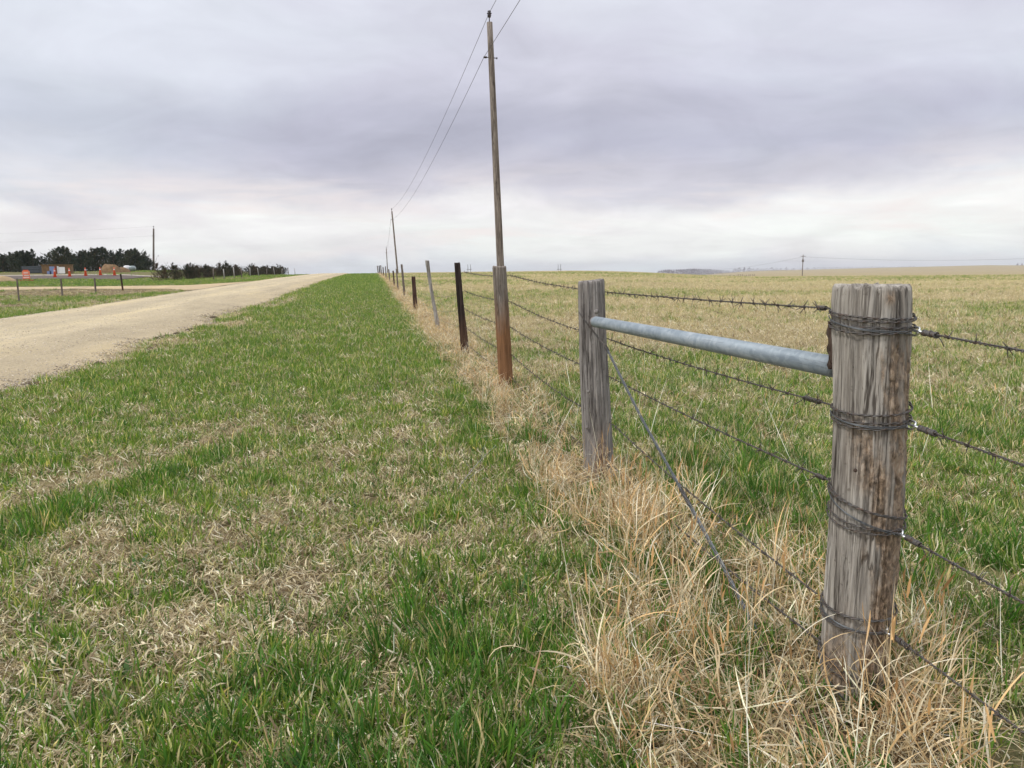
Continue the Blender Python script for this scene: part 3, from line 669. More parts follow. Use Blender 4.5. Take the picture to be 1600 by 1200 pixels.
for dz_ in (0, .009):
    b.tube([on_post(x_, y_)+np.array([0, 0, dz_]) for x_, y_ in ((904.5,489),(908,494),(914,502),(921,511),(928,520),(935,529))]+[K[0]+np.array([0, 0, dz_*.5])], .0024, 5)
adopt(b.build('loop', M_wire), bw)
# ------------------------------------------------------------------ utility poles and lines
def pole_tube(a, b_, r0, r1, name, par, mat=M_pole, n=14):
    m = MB(); a = np.array(a); b_ = np.array(b_); c = [a+(b_-a)*t for t in np.linspace(0, 1, 12)]
    m.tube([p-a for p in c], [r0+(r1-r0)*t for t in np.linspace(0, 1, 12)], n); o = m.build(name, mat, par); return o
def insulator(par, p, s=1.0, name='insulator'):
    m = MB(); m.lathe([(.02*s, -.28*s), (.02*s, -.06*s), (.06*s, -.05*s), (.065*s, .0), (.09*s, .02*s), (.05*s, .04*s), (.10*s, .09*s), (.10*s, .11*s), (.05*s, .13*s), (.075*s, .17*s), (.06*s, .2*s), (.02*s, .22*s)], (0, 0, 0), 12)
    o = m.build(name, M_bud, par); o.location = p; return o
def util_pole(top, bot_dir, H, r0, r1, label, bracket=True, group='utility poles along the field fence', s=1.0):
    top = np.array(top); base = np.array([top[0]+bot_dir, top[1], 0.0]); base[2] = z1(base[0], base[1])-.3
    e = empty('utility_pole', tuple(base), label, 'utility pole', group)
    pole_tube(base, top, r0, r1, 'pole', e)
    up = (top-base)/np.linalg.norm(top-base)
    insulator(e, tuple(top-base+up*.24*s), s)
    l = top - up*1.37 + np.array([-.2, 0, .02])
    if bracket:
        m = MB(); m.tube([l-base+np.array([-.05, 0, 0]), top-up*1.37-base+np.array([.26, 0, .0])], .018, 6); m.tube([top-up*1.37-base+np.array([.22, 0, 0]), top-up*1.37-base+np.array([.25, 0, 0])], .045, 8); m.build('bolt', M_wirefar, e)
        i2 = insulator(e, tuple(l-base), .55, 'spool_insulator'); i2.rotation_euler = (0, R(-90), 0)
    return top+up*.36*s, l+np.array([-.1, 0, 0])
p1t = ony(765, 35, 31.5); T1, U1 = util_pole(p1t, .36, 0, .165, .115, 'tall weathered wooden utility pole rising behind the rusty brown fence post')
p2t = ony(612.3, 330, 125); T2, U2 = util_pole(p2t, .62, 0, .15, .11, 'second utility pole down the fence, leaning left')
p3t = ony(603.6, 388, 232); T3, U3 = util_pole(p3t, .15, 0, .16, .12, 'smallest utility pole standing over the crest of the hill')
T0 = np.array([5.25, -62, 12.4]); U0 = T0 - np.array([.25, 0, 1.7])
m = MB()
for a, b_ in ((T0, T1), (T1, T2), (T2, T3)): m.tube(sag(a, b_, 1.3, 40), .0095, 5)
tag(m.build('power_line', M_wirefar), 'upper overhead wire running over the pole tops', 'power line', 'overhead wires along the fence')
m = MB()
for a, b_ in ((U0, U1), (U1, U2), (U2, U3)): m.tube(sag(a, b_, 1.3, 40), .0095, 5)
tag(m.build('power_line', M_wirefar), 'lower overhead wire held on the side of the utility poles', 'power line', 'overhead wires along the fence')
lt = ony(240, 357, 150); T4, U4 = util_pole(lt, -.65, 0, .19, .14, 'lone utility pole right of the dark cedar trees on the left skyline', True, None)
m = MB(); m.tube(sag(T4, (-150, 190, 12.5), 1.5, 20), .006, 4); m.tube(sag(U4, (-150, 190, 11.0), 1.5, 20), .006, 4)
tag(m.build('power_line', M_wirefar), 'faint overhead wires passing above the dark cedar trees', 'power line')
def far_pole(px, yt, yb, Y, kind, label):
    t = ony(px, yt, Y); bz = z1(t[0], Y); e = empty('power_pylon' if kind == 'H' else 'utility_pole', (t[0], Y, bz), label, 'pylon' if kind == 'H' else 'utility pole')
    h = t[2]-bz; w_ = .0035*Y if kind == 'H' else 0
    if kind == 'H':
        for s in (-1, 1): pole_tube((t[0]+s*w_*.5, Y, bz), (t[0]+s*w_*.5, Y, t[2]), .22, .18, 'pole', e, M_wirefar, 6).location = (s*w_*.5, 0, 0)
        MB().box((0, 0, h*.78), (w_*2, .3, .3)).build('cross_arm', M_wirefar, e)
    else:
        pole_tube((t[0], Y, bz), (t[0], Y, t[2]), .26, .2, 'pole', e, M_pole, 6)
        MB().box((0, 0, h*.93), (3.4, .25, .25)).build('cross_arm', M_brown, e)
        MB().box((0, 0, h*.72), (1.2, .25, 1.4)).build('transformer', M_brown, e)
    return t
far_pole(733, 413, 428, 620, 'H', 'tiny twin legged pylon on the horizon between the black post and the rusty brown post')
far_pole(874, 413, 428, 700, 'H', 'faint twin legged pylon on the horizon left of the split grey post')
ft = far_pole(1255, 398, 428, 400, 'T', 'distant pole with cross arm in the field, between the split grey post and corner post')
m = MB(); m.tube(sag(ft+np.array([0, 0, -1.2]), ony(1100, 420, 900), 3, 16), .04, 4); m.tube(sag(ft+np.array([0, 0, -1.2]), ony(1640, 402, 400), 2, 16), .035, 4)
tag(m.build('power_line', M_wirefar), 'faint wire strung across the horizon through the distant field pole', 'power line')
# far row of fence posts in the field
me = MB().box((0, 0, .7), (.22, .22, 1.5)); mm = bpy.data.meshes.new('fence_post'); mm.from_pydata(me.V, [], me.F); mm.materials.append(M_brown)
for k in range(34):
    px = 1078 + k*3.05 + random.uniform(-.6, .6)
    p = ony(px, 430, 400+k*1.2); o = put('fence_post', mm); o.location = (p[0], p[1], z1(p[0], p[1])); o.scale = (1, 1, random.uniform(.7, 1.15))
    tag(o, 'tiny dark post in the far row across the right field below the tree line', 'fence post', 'far row of posts across the field')
# ------------------------------------------------------------------ left side: fence, works, trees
m_post = [( 28,435,474,'leftmost slim post of the wire fence left of the gravel road'),(96,435,469,'second slim post from the left in the fence left of the gravel road'),(148,434,463,'third slim post from the left in the fence left of the gravel road'),(190,428,455,'slim dark topped post ending the wire fence, right of the traffic cones')]
LFP = []
for i, (x, yt, yb, lb) in enumerate(m_post):
    Y = onx(x+1, yb-1, -17.2)[1]; dx = (-1.5, -1.0, -.3, -1.5)[i]
    o = make_post(-17.2, Y, prof(-17.2, Y, [(yt, x-1.6+dx, x+1.4+dx), (yb, x-1.4+2, x+1.8+2)]), M_brown if i != 3 else M_tar, 70+i, 14, .12, 0, .002)
    tag(o, lb, 'fence post', 'posts of the fence left of the road'); LFP.append(Y)
for k, h in enumerate((1.05, .75, .45)):
    m = MB()
    for a, b_ in zip([14.]+LFP[:-1], LFP): m.tube(sag((-17.2, a, z1(-17.2, a)+h), (-17.2, b_, z1(-17.2, b_)+h), .04, 6), .005, 4)
    tag(m.build('fence_wire', M_wirefar), ('upper', 'middle', 'lower')[k] + ' wire strung on the slim posts left of the road', 'wire', 'wires of the fence left of the road')
# small fence posts behind the shrub row
for k, Yp in enumerate((86, 92, 98.5, 104, 111, 119, 128, 138, 149, 161, 174)):
    x = -17.0; z = z1(x, Yp); m = MB(); lean = random.uniform(-.15, .15)
    m.tube([(0, 0, -.1), (lean*.4, 0, .6), (lean, 0, random.uniform(1.15, 1.45))], [.07, .06, .055], 7)
    o = m.build('fence_post', M_pale if k % 3 else M_brown); o.location = (x, Yp, z)
    lb = ['first','second','third','fourth','fifth','sixth','seventh','eighth','ninth','tenth','last'][k]
    tag(o, lb + ' bleached post of the fence beside the shrub row, counted from the left', 'fence post', 'bleached posts beside the shrub row')
# traffic cones (tall channelizers), sign barricade
M_orange = plain('orange_plastic', (.80, .115, .03), .5, 0, .12, 5, 0); M_white = plain('white_sheeting', (.80, .80, .80), .4, 0, .05, 5, 0); M_rub = plain('orange_rubber_base', (.50, .05, .03), .8, 0, .15, 5, 0)
def cone(x, y, label, s=1.0):
    e = empty('traffic_cone', (x, y, z1(x, y)+.05), label, 'traffic cone', 'orange traffic cones along the unfinished road'); 
    MB().box((0, 0, .04), (.5, .5, .08), .4).build('base', M_rub, e, False)
    MB().lathe([(.20, .08), (.075, .95), (.06, 1.08), (.03, 1.10)], n=14).build('body', M_orange, e)
    for a in (.74,): MB().lathe([(.20-.127*(a-.08)/.87+.006, a), (.20-.127*(a+.12-.08)/.87+.006, a+.12)], n=14).build('stripe', M_white, e)
    e.scale = (s*.78, s*.78, s*.84)
for i, (px, yb, Y, lb) in enumerate([(86,432,90,'orange traffic cone before the blue bin, first from the left'),(109,431.5,91.5,'orange traffic cone just right of the white panel'),(134,430.5,93,'orange traffic cone standing midway between the white panel and the dirt pile'),(157,429,95,'orange traffic cone at the left edge of the dirt pile'),(179,429,95,'orange traffic cone in front of the dirt pile')]):
    p = ony(px, yb, Y); cone(p[0], Y, lb, 1.0)
p = ony(41, 431, 79); e = empty('barricade_sign', (p[0], 79, z1(p[0], 79)), 'orange barricade sign with two wide panels, leftmost at the road works', 'barricade sign')
MB().box((0, 0, .06), (1.0, .5, .12)).build('base', M_rub, e, False)
for s in (-1, 1): MB().box((s*.24, .03, .5), (.04, .04, .8)).build('leg', M_rub, e, False)
M_pink = plain('faded_orange_panel', (.80, .22, .13), .5, 0, .1, 5, 0)
MB().box((0, 0, .82), (.62, .05, .42)).build('panel', M_pink, e, False); MB().box((0, 0, .36), (.60, .05, .24)).build('panel', M_pink, e, False)
MB().box((0, -.035, .84), (.36, .01, .07)).build('stripe', M_white, e, False); MB().box((0, -.035, .37), (.5, .01, .06)).build('stripe', M_white, e, False)
MB().box((0, 0, 1.09), (.42, .05, .12)).build('top_board', M_orange, e, False)
e.scale = (1.05, 1, .92)
# brown hut of stacked boards with items before it
M_hut = plain('brown_boards', (.23, .14, .065), .9, 0, .45, 3, .3, (3, 3, 1)); M_blue = plain('blue_plastic', (.20, .26, .46), .6, 0, .15, 3, 0)
p = ony(91, 428, 112); hz = z1(p[0], 112)
e = empty('board_hut', (p[0], 112, hz), 'low brown board hut standing before the cedar trees', 'hut'); e.rotation_euler.z = R(12)
for k in range(8): MB().box((0, 0, .07+k*.143), (3.5, 1.6, .135)).build('board', M_hut, e, False)
MB().box((0, 0, 1.19), (3.7, 1.8, .06)).build('roof', M_hut, e, False)
MB().box((-.15, -.83, .5), (.26, .05, 1.0)).build('door', plain('rust_door', (.28,.07,.04), .8), e, False)
MB().box((.15, -.83, .5), (.2, .05, 1.0)).build('post', M_white, e, False)
p = ony(82, 427.5, 108); o = MB().box((0, 0, .5), (.42, .5, 1.0)).box((-.3, 0, .2), (.5, .5, .4)).build('blue_bin', M_blue, None, False); o.location = (p[0], 108, z1(p[0], 108)); tag(o, 'pale blue bin standing before the brown hut', 'bin')
p = ony(97.5, 428, 106); e = empty('white_board', (p[0], 106, z1(p[0], 106)), 'upright white panel leaning before the brown hut', 'panel')
MB().box((0, 0, .52), (.68, .06, .82)).build('panel', M_white, e, False)
for s in (-1, 1): MB().box((s*.28, .05, .15), (.04, .04, .5)).build('leg', M_brown, e, False)
def mound(name, x, y, rx, ry, h, mat, label, cat, seed):
    th = np.linspace(0, 2*math.pi, 29)[:-1]; V = []; F = []
    for j, q in enumerate(np.linspace(0, 1, 12)):
        for a in th:
            rr = q*(1+.3*(float(fbm(np.cos(a)*1.5+seed, np.sin(a)*1.5, seed))-.5)); hx = math.cos(a)*rx*rr; hy = math.sin(a)*ry*rr
            V.append((hx, hy, h*(1-q**2.6)*(.45+1.1*float(fbm(hx*1.3+seed, hy*1.3, seed+3))) - .25*q))
    for j in range(11):
        for k in range(28): F.append((j*28+k, (j+1)*28+k, (j+1)*28+(k+1) % 28, j*28+(k+1) % 28))
    o = mesh_obj(name, V, F, mat, None, True); o.location = (x, y, z1(x, y)); return tag(o, label, cat)
M_dirt = plain('rusty_dirt', (.17, .105, .05), .95, 0, .5, 2.2, .6)
p = ony(173, 425, 116); mound('dirt_pile', p[0], 116, 1.9, 1.5, 1.1, M_dirt, 'rusty brown dirt pile heaped before the cedar trees', 'dirt pile', 4)
p = ony(187, 425, 117); mound('dirt_pile', p[0], 117, 1.7, 1.3, .8, M_dirt, 'low shoulder of dirt right of the tall dirt pile', 'dirt pile', 9)
M_dryb = plain('dry_bank_grass', (.36, .26, .145), .95, 0, .3, 2, .6)
p = ony(4, 436, 78); mound('grass_bank', p[0]-1.2, 78, 2.9, 2.2, .8, M_dryb, 'dry tan grassy bank at the left edge below the road works', 'bank', 14)
M_steel = plain('grey_tank_metal', (.28, .33, .33), .4, .5, .2, 3, 0)
for px, mt, lb, s in ((199, M_white, 'round white tank at the end of the dirt piles', 1.0), (207.5, M_steel, 'grey round tank just right of the white tank', .95)):
    p = ony(px, 425, 121); e = empty('tank', (p[0], 121, z1(p[0], 121)), lb, 'tank', 'tanks beside the dirt piles')
    MB().lathe([(.05, -.62), (.35, -.6), (.42, -.5), (.42, .5), (.35, .6), (.05, .62)], n=18).build('shell', mt, e).rotation_euler = (R(90), 0, 0)
    e.children[0].location = (0, 0, .5); MB().box((0, -.4, .06), (.5, .12, .14)).box((0, .4, .06), (.5, .12, .14)).build('stand', M_brown, e, False); e.scale = (s, s, s)
M_shed = plain('dark_slatted_shed', (.05, .06, .07), .7, 0, .3, 4, .2)
p = ony(52, 425, 116); e = empty('equipment_shed', (p[0], 116, z1(p[0], 116)), 'dark low equipment shed hidden before the left cedar trees', 'shed')
MB().box((0, 0, .5), (2.3, 1.5, 1.0)).build('wall', M_shed, e, False)
for k in range(4): MB().box((0, -.78, .2+k*.22), (2.2, .04, .07)).build('slat', plain('pale_slat', (.12,.14,.16)), e, False)
# evergreens
def crown_mesh(seed, h, w_, n, cols, leaders=3, low=.06):
    r = np.random.default_rng(seed); V = []; F = []; C = []
    L_ = [(r.uniform(-.28, .28)*w_*(k > 0), r.uniform(-.2, .2)*w_*(k > 0), h*(1 if k == 0 else r.uniform(.66, .95))) for k in range(leaders)]
    # boughs: tapering fronds that rise outward from each leader
    per = 34
    for k in range(n):
        lx, ly, lh = L_[r.integers(leaders)]
        u = r.uniform(0, 1)**1.0; zb = -.16*h + u*(lh+.16*h)*1.04; a = r.uniform(0, 6.283)
        rad = w_*.5*(1-u)**.95*(.5+.9*r.uniform()) * (1 - .35*(u < .1)) * (1 + .25*math.sin(3*a+seed)); rise = rad*r.uniform(.4, 1.1) + .02*h
        tip = np.array([lx+math.cos(a)*rad, ly+math.sin(a)*rad, max(.06*h, min(zb+rise, lh*1.10))]); root = np.array([lx+math.cos(a)*rad*.15, ly+math.sin(a)*rad*.15, zb])
        cc = np.array(cols[r.integers(len(cols))])*r.uniform(.7, 1.3)
        for j in range(per):
            t = r.uniform(.12, 1.0); p = root+(tip-root)*t + r.normal(0, .035*h*(1.1-t*.8), 3)*np.array([1, 1, .8])
            s = h*r.uniform(.011, .026); dv = (tip-root)/np.linalg.norm(tip-root) + r.normal(0, .55, 3) + np.array([0, 0, .5]); dv /= np.linalg.norm(dv)
            sd_ = np.cross(dv, r.normal(0, 1, 3)); sd_ /= np.linalg.norm(sd_)
            i0 = len(V); V += [p-dv*s*1.3, p+sd_*s*.55, p+dv*s*1.9, p-sd_*s*.55]; F.append((i0, i0+1, i0+2, i0+3)); c2 = cc*r.uniform(.8, 1.2); C += [c2]*4
    return np.array(V), F, np.array(C)
M_leaf = mat_blade('evergreen_foliage', .04, .8)
M_trunk = plain('cedar_bark', (.11, .075, .055), .95, 0, .3, 6, .3, (4, 4, 1))
def tree_mesh(nm, seed, h, w_, n, cols, leaders):
    V, F, C = crown_mesh(seed, h, w_, n, cols, leaders); o = mesh_obj(nm, V, F, M_leaf, None, False, {'Col': ('FLOAT_COLOR', C)}, link=False); return o.data
def trunk_mesh(h, r):
    m = MB(); m.tube([(0, 0, -.2), (.03, 0, h*.3), (-.04, .03, h*.65), (0, 0, h*.96)], [r, r*.8, r*.45, r*.08], 8)
    for k in range(6):
        a = k*1.05; z = h*(.2+.1*k); m.tube([(0, 0, z), (math.cos(a)*h*.13, math.sin(a)*h*.13, z+h*.07), (math.cos(a)*h*.2, math.sin(a)*h*.2, z+h*.16)], [r*.3, r*.2, r*.06], 5)
    me = bpy.data.meshes.new('trunk'); me.from_pydata(m.V, [], m.F); me.materials.append(M_trunk); return me
DK = [(.026,.042,.024), (.036,.056,.030), (.050,.056,.030), (.022,.034,.024), (.060,.062,.034)]
TM = [tree_mesh('crown', 100+k, 4.0, (5.0, 4.4, 5.6, 4.8)[k], 230, DK, (5, 4, 6, 5)[k]) for k in range(4)]
TT_ = trunk_mesh(4.0, .16)
tl = [(-12,402),(3,399),(14,396),(26,394),(36,393),(49,391),(64,402),(84,392),(99,387),(110,396),(125,394),(142,389),(160,388),(176,397),(188,391),(200,392),(211,390),(226,395),(232,404)]
ordn = ['first','second','third','fourth','fifth','sixth','seventh','eighth','ninth','tenth','eleventh','twelfth','thirteenth','fourteenth','fifteenth','sixteenth','seventeenth','eighteenth','last']
for i, (px, yt) in enumerate(tl):
    Y = 138 + (i*7 % 5)*3; p = ony(px, yt, Y); z = z1(p[0], Y); h = p[2]-z; k = i % 4
    e = empty('cedar_tree', (p[0], Y, z), f'dark green cedar, {ordn[i]} from the left in the row on the skyline', 'tree', 'dark cedar trees on the left skyline')
    for nm, me in (('crown', TM[k]), ('trunk', TT_)): put(nm, me, e)
    e.scale = (h/4*random.uniform(.9, 1.15), h/4, h/4); e.rotation_euler.z = random.uniform(0, 6.28)
SB = [(.060,.048,.028), (.045,.050,.026), (.075,.048,.030), (.036,.044,.026), (.055,.055,.028)]
SM = [tree_mesh('crown', 200+k, 1.6, (2.8, 2.5, 3.1, 2.7)[k], 110, SB if k % 2 else [(.075,.045,.030), (.09,.06,.036), (.045,.048,.028), (.04,.045,.028)], (3, 4, 3, 5)[k]) for k in range(4)]
ST_ = trunk_mesh(1.6, .05)
y_ = 83.0; k = 0
while y_ < 178:
    x = -21.2 + random.uniform(-.7, .7) + (1.2 if y_ > 130 else 0); z = z1(x, y_); h = random.uniform(1.05, 1.75)
    e = empty('cedar_shrub', (x, y_, z), 'brownish green evergreen shrub in the dense low row left of the gravel road', 'shrub', 'low evergreen shrubs in a row left of the road')
    for nm, me in (('crown', SM[k % 4]), ('trunk', ST_)): put(nm, me, e)
    e.scale = (h/1.6*random.uniform(.7, 1), h/1.6*random.uniform(.7, 1), h/1.6*random.uniform(.85, 1.25)); e.rotation_euler.z = random.uniform(0, 6.28); y_ += random.uniform(1.0, 1.6); k += 1
# distant bare trees on the horizon right
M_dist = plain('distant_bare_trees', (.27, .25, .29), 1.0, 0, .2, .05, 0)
def dtree(px, yt, Y, wpx, label=None):
    p = ony(px, yt, Y); z = z1(p[0], Y); h = max(5, p[2]-z); w_ = wpx*Y/1155; r = np.random.default_rng(int(px*7)); V = []; F = []
    for k in range(130):
        a = r.uniform(0, 6.283); u = r.uniform(.0, 1); rad = w_*.5*math.sin(math.pi*min(1, .25+u*.75))*r.uniform(.2, 1); c = np.array([math.cos(a)*rad, math.sin(a)*rad*.6, h*(.06+.94*u)]); s = h*.05*r.uniform(.5, 1.6)
        i0 = len(V); q = r.uniform(0, 3.14); dx = np.array([math.cos(q), math.sin(q), r.normal(0, .3)])*s; V += [c-dx, c+np.array([0, 0, -s*.8]), c+dx, c+np.array([0, 0, s*1.2])]; F.append((i0, i0+1, i0+2, i0+3))
    e = empty('distant_tree', (p[0], Y, z), label or 'hazy purplish bare tree in the wood on the right horizon', 'tree', 'bare trees of the wood on the right horizon')
    mesh_obj('crown', V, F, M_dist, e); m = MB(); m.tube([(0, 0, -1), (0, 0, h*.7)], [h*.03, h*.01], 5); m.build('trunk', M_dist, e)
x = 1030.0
while x < 1145:
    u = (x-1030)/115; yt = 424.5 - 4.2*math.sin(math.pi*min(1, .12+u*.9))*(.8+.3*random.random()) - 1.2*u; dtree(x, yt, 1750+random.uniform(-60, 60), random.uniform(9, 16)); x += random.uniform(2.5, 4)
for x, yt in ((1149,419.5),(1155,418.5),(1163,418),(1171,418.5),(1177,420),(1184,419.6),(1191,419.8),(1198,419.5),(1206,418),(1213,419),(1220,419.4),(1229,418),(1240,419.3),(1252,419.2),(1262,418.5)): dtree(x, yt-.3, 1800, random.uniform(9, 14))
x = 1272.0
while x < 1430: dtree(x, 418.2-(x-1272)*.013-random.uniform(0, .6), 2150, random.uniform(10, 16)); x += random.uniform(5, 7)
for x in (1590, 1597): dtree(x, 411.5, 2150, 6)
# haze
hb = MB().box((0, 1500, -60), (7600, 4600, 180)); M_haze = bpy.data.materials.new('thin_air'); M_haze.use_nodes = True; hn = M_haze.node_tree; hn.nodes.clear()
pv = N(hn, 'ShaderNodeVolumePrincipled', i={'Density': .00014, 'Anisotropy': .2}); pv.inputs['Color'].default_value = (.93, .94, 1.0, 1)
ho = N(hn, 'ShaderNodeOutputMaterial'); L(hn, pv.outputs[0], ho.inputs['Volume'])
hz_ = hb.build('haze', M_haze, None, False); tag(hz_, 'thin pale haze over the far fields', 'haze', None, 'stuff')
# ------------------------------------------------------------------ clods on the road shoulder
M_clod = plain('dark_sod_clod', (.085, .062, .04), .95, 0, .4, 30, .8)
for i, (px, py) in enumerate(sorted([(236,543),(253,538),(281,542),(249,530),(262,525),(299,517),(303,521),(313,512),(334,500),(124,574),(154,564),(52,595),(277,522),(292,532)])):
    p = onz(px, py, .08); rr = np.random.default_rng(i); V = []; F = []
    rx_, ry_, h = rr.uniform(.08, .15), rr.uniform(.04, .09), rr.uniform(.025, .045)
    for j, q in enumerate((0, .5, .85, 1.0)):
        for a in range(12):
            t = a*math.pi/6; f = q*(1+.35*(rr.uniform()-.5)*(q > 0)); V.append((math.cos(t)*rx_*f, math.sin(t)*ry_*f, h*(1-q**3)*(1+.4*(rr.uniform()-.5)) - .006*q))
    for j in range(3):
        for a in range(12): F.append((j*12+a, (j+1)*12+a, (j+1)*12+(a+1) % 12, j*12+(a+1) % 12))
    o = mesh_obj('sod_clod', V, F, M_clod, None, False); o.location = (p[0], p[1], z1(p[0], p[1])+.02)
    tag(o, 'dark clod of torn sod on the gravel by the grass edge, ' + ['first','second','third','fourth','fifth','sixth','seventh','eighth','ninth','tenth','eleventh','twelfth','thirteenth','last'][i] + ' from the left', 'clod', 'sod clods along the road edge')
# ------------------------------------------------------------------ grasses
def ribbons(n, seg, base, az, length, width, lean, bend, col, tipcol, rs, curl=0.0, wmax=.35, flat=0.0, twistr=.6):
    """n grass blades as tapering ribbons; arrays or scalars per blade"""
    A = lambda v: np.broadcast_to(np.asarray(v, float), (n,)).copy()
    az, length, width, lean, bend = map(A, (az, length, width, lean, bend))
    t = np.linspace(0, 1, seg+1); ang = lean[:, None] + bend[:, None]*t[None, :]**1.3      # angle from vertical
    azz = az[:, None] + curl*rs.normal(0, 1, n)[:, None]*t[None, :]*2
    step = length[:, None]/seg
    dx = np.sin(ang)*np.cos(azz)*step; dy = np.sin(ang)*np.sin(azz)*step; dz = np.cos(ang)*step
    P = np.stack([np.cumsum(dx, 1)-dx, np.cumsum(dy, 1)-dy, np.cumsum(dz, 1)-dz], 2) + base[:, None, :]
    tw = az[:, None] + math.pi/2 + rs.normal(0, twistr, n)[:, None] + twistr*rs.normal(0, 1, n)[:, None]*t[None, :]
    S = np.stack([np.cos(tw), np.sin(tw), .25*np.sin(tw*2)], 2)
    prof_ = np.minimum(1, .45+t/wmax*.55)*(1-np.clip((t-.45)/.55, 0, 1)**1.8); prof_[-1] = .04
    W = (width[:, None]*.5*prof_[None, :])[:, :, None]
    V = np.stack([P-S*W, P+S*W], 2).reshape(-1, 3)
    k = np.arange(n)[:, None]*(seg+1)*2 + np.arange(seg)[None, :]*2; k = k.ravel()
    F = np.stack([k, k+1, k+3, k+2], 1)
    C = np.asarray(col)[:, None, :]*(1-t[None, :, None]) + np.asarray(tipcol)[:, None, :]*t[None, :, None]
    C = np.repeat(C[:, :, None, :], 2, 2).reshape(-1, 3)
    return V, F, C
def join(parts):
    V = []; F = []; C = []; k = 0
    for v, f, c in parts: V.append(v); F.append(f+k); C.append(c); k += len(v)
    return np.concatenate(V), np.concatenate(F), np.concatenate(C)
def pick(rs, cols, n, var=.18):
    c = np.array(cols)[rs.integers(len(cols), size=n)]; return np.clip(c*(1+rs.normal(0, var, (n, 1))), .005, .9)
GR = [(.10,.225,.038), (.145,.275,.050), (.06,.155,.030), (.20,.30,.06), (.115,.235,.042), (.25,.31,.085)]
GRD = [(.045,.14,.022), (.065,.18,.028), (.04,.11,.022), (.095,.225,.04)]
ST = [(.66,.57,.38), (.76,.68,.49), (.60,.50,.30), (.82,.77,.62), (.40,.31,.19), (.54,.50,.26)]
TN = [(.66,.50,.28), (.74,.60,.38), (.58,.40,.20), (.80,.71,.51), (.85,.79,.63), (.34,.22,.12), (.76,.64,.44)]
GY = [(.54,.47,.32), (.76,.70,.52), (.24,.175,.10), (.38,.31,.18)]
def base_disk(rs, n, r, z=-.008):
    a = rs.uniform(0, 6.283, n); q = np.sqrt(rs.uniform(0, 1, n))*r; return np.stack([q*np.cos(a), q*np.sin(a), np.full(n, z)], 1)
def tuft_green(seed, n, hmin, hmax, w_, rad, cols, dead=.12, seg=4, lean=.35, bend=.9):
    rs = np.random.default_rng(seed); B = base_disk(rs, n, rad); az = np.arctan2(B[:, 1], B[:, 0]) + rs.normal(0, .9, n)
    c = pick(rs, cols, n); tip = c*np.array([1.15, 1.08, 1.05])
    yel = rs.uniform(size=n) < .16; tip[yel] = tip[yel]*.4 + np.array([.42,.36,.17])*.6
    dd = rs.uniform(size=n) < dead; k = pick(rs, ST, n); c[dd] = k[dd]; tip[dd] = k[dd]*1.05
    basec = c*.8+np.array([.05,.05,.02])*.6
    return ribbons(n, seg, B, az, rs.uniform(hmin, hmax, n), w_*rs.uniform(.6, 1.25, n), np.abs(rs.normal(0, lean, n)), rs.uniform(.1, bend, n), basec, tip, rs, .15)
def mat_litter(seed, n, L0, L1, w_, rad, cols, lift=.02, seg=5):
    """dead curled leaves lying over each other"""
    rs = np.random.default_rng(seed); B = base_disk(rs, n, rad, 0); B[:, 2] = rs.uniform(0, lift, n)
    c = pick(rs, cols, n, .22)
    return ribbons(n, seg, B, rs.uniform(0, 6.283, n), rs.uniform(L0, L1, n), w_*rs.uniform(.5, 1.3, n), rs.uniform(.75, 1.5, n), rs.uniform(-.3, 1.2, n), c, c*rs.uniform(.85, 1.15, (n, 1)), rs, .9, twistr=1.0)
def tuft_straw(seed, stems, leaves, h0, h1, rad, heads=.35, seg=6):
    rs = np.random.default_rng(seed); parts = []
    n = stems; B = base_disk(rs, n, rad*.7); az = rs.uniform(0, 6.283, n); Ln = rs.uniform(h0, h1, n); le = np.abs(rs.normal(.05, .22, n)); be = rs.uniform(0, .5, n); c = pick(rs, TN, n)
    parts.append(ribbons(n, seg, B, az, Ln, rs.uniform(.0018, .0036, n), le, be, c*.9, c*1.05, rs, .05, wmax=.1, twistr=.3))
    # leaves wrap away from the stems at some height
    n = leaves; B = base_disk(rs, n, rad); B[:, 2] = rs.uniform(0, h1*.35, n)*(rs.uniform(size=n) < .6); az = rs.uniform(0, 6.283, n); c = pick(rs, TN, n)
    parts.append(ribbons(n, 7, B, az, rs.uniform(.10, .26, n), rs.uniform(.0025, .0055, n), rs.uniform(.15, .8, n), rs.uniform(.4, 2.2, n), c, c*rs.uniform(.9, 1.2, (n, 1)), rs, .35, twistr=.9))
    # papery sheaths/heads
    n = max(1, int(stems*heads)); B = base_disk(rs, n, rad*.8); B[:, 2] = rs.uniform(h0*.4, h1*.8, n); c = pick(rs, [(.62,.40,.19), (.66,.46,.24), (.55,.33,.15)], n)
    parts.append(ribbons(n, 4, B, rs.uniform(0, 6.283, n), rs.uniform(.05, .10, n), rs.uniform(.004, .009, n), rs.uniform(.05, .5, n), rs.uniform(-.2, .5, n), c, c*1.1, rs, .1, twistr=.4))
    return join(parts)
PRO = {}
def rosette(seed):
    rs = np.random.default_rng(seed); n = 9; B = base_disk(rs, n, .006, .002); c = pick(rs, [(.09,.19,.05), (.12,.22,.05), (.07,.15,.045)], n)
    return ribbons(n, 5, B, np.arange(n)*.7+rs.normal(0, .2, n), rs.uniform(.035, .08, n), rs.uniform(.010, .018, n), rs.uniform(.7, 1.2, n), rs.uniform(.2, .7, n), c, c*1.15, rs, .1, wmax=.6, twistr=.25)
def proto(group, nm, VFC, mat):
    V, F, C = VFC; o = mesh_obj(nm, V, F, mat, None, True, {'Col': ('FLOAT_COLOR', C)}, link=False); PRO.setdefault(group, []).append(o)
for k in range(5): proto('short', f'short_grass_tuft_{k}', tuft_green(300+k, 22, .03, .09, .0056, .05, GR, .14), M_green)
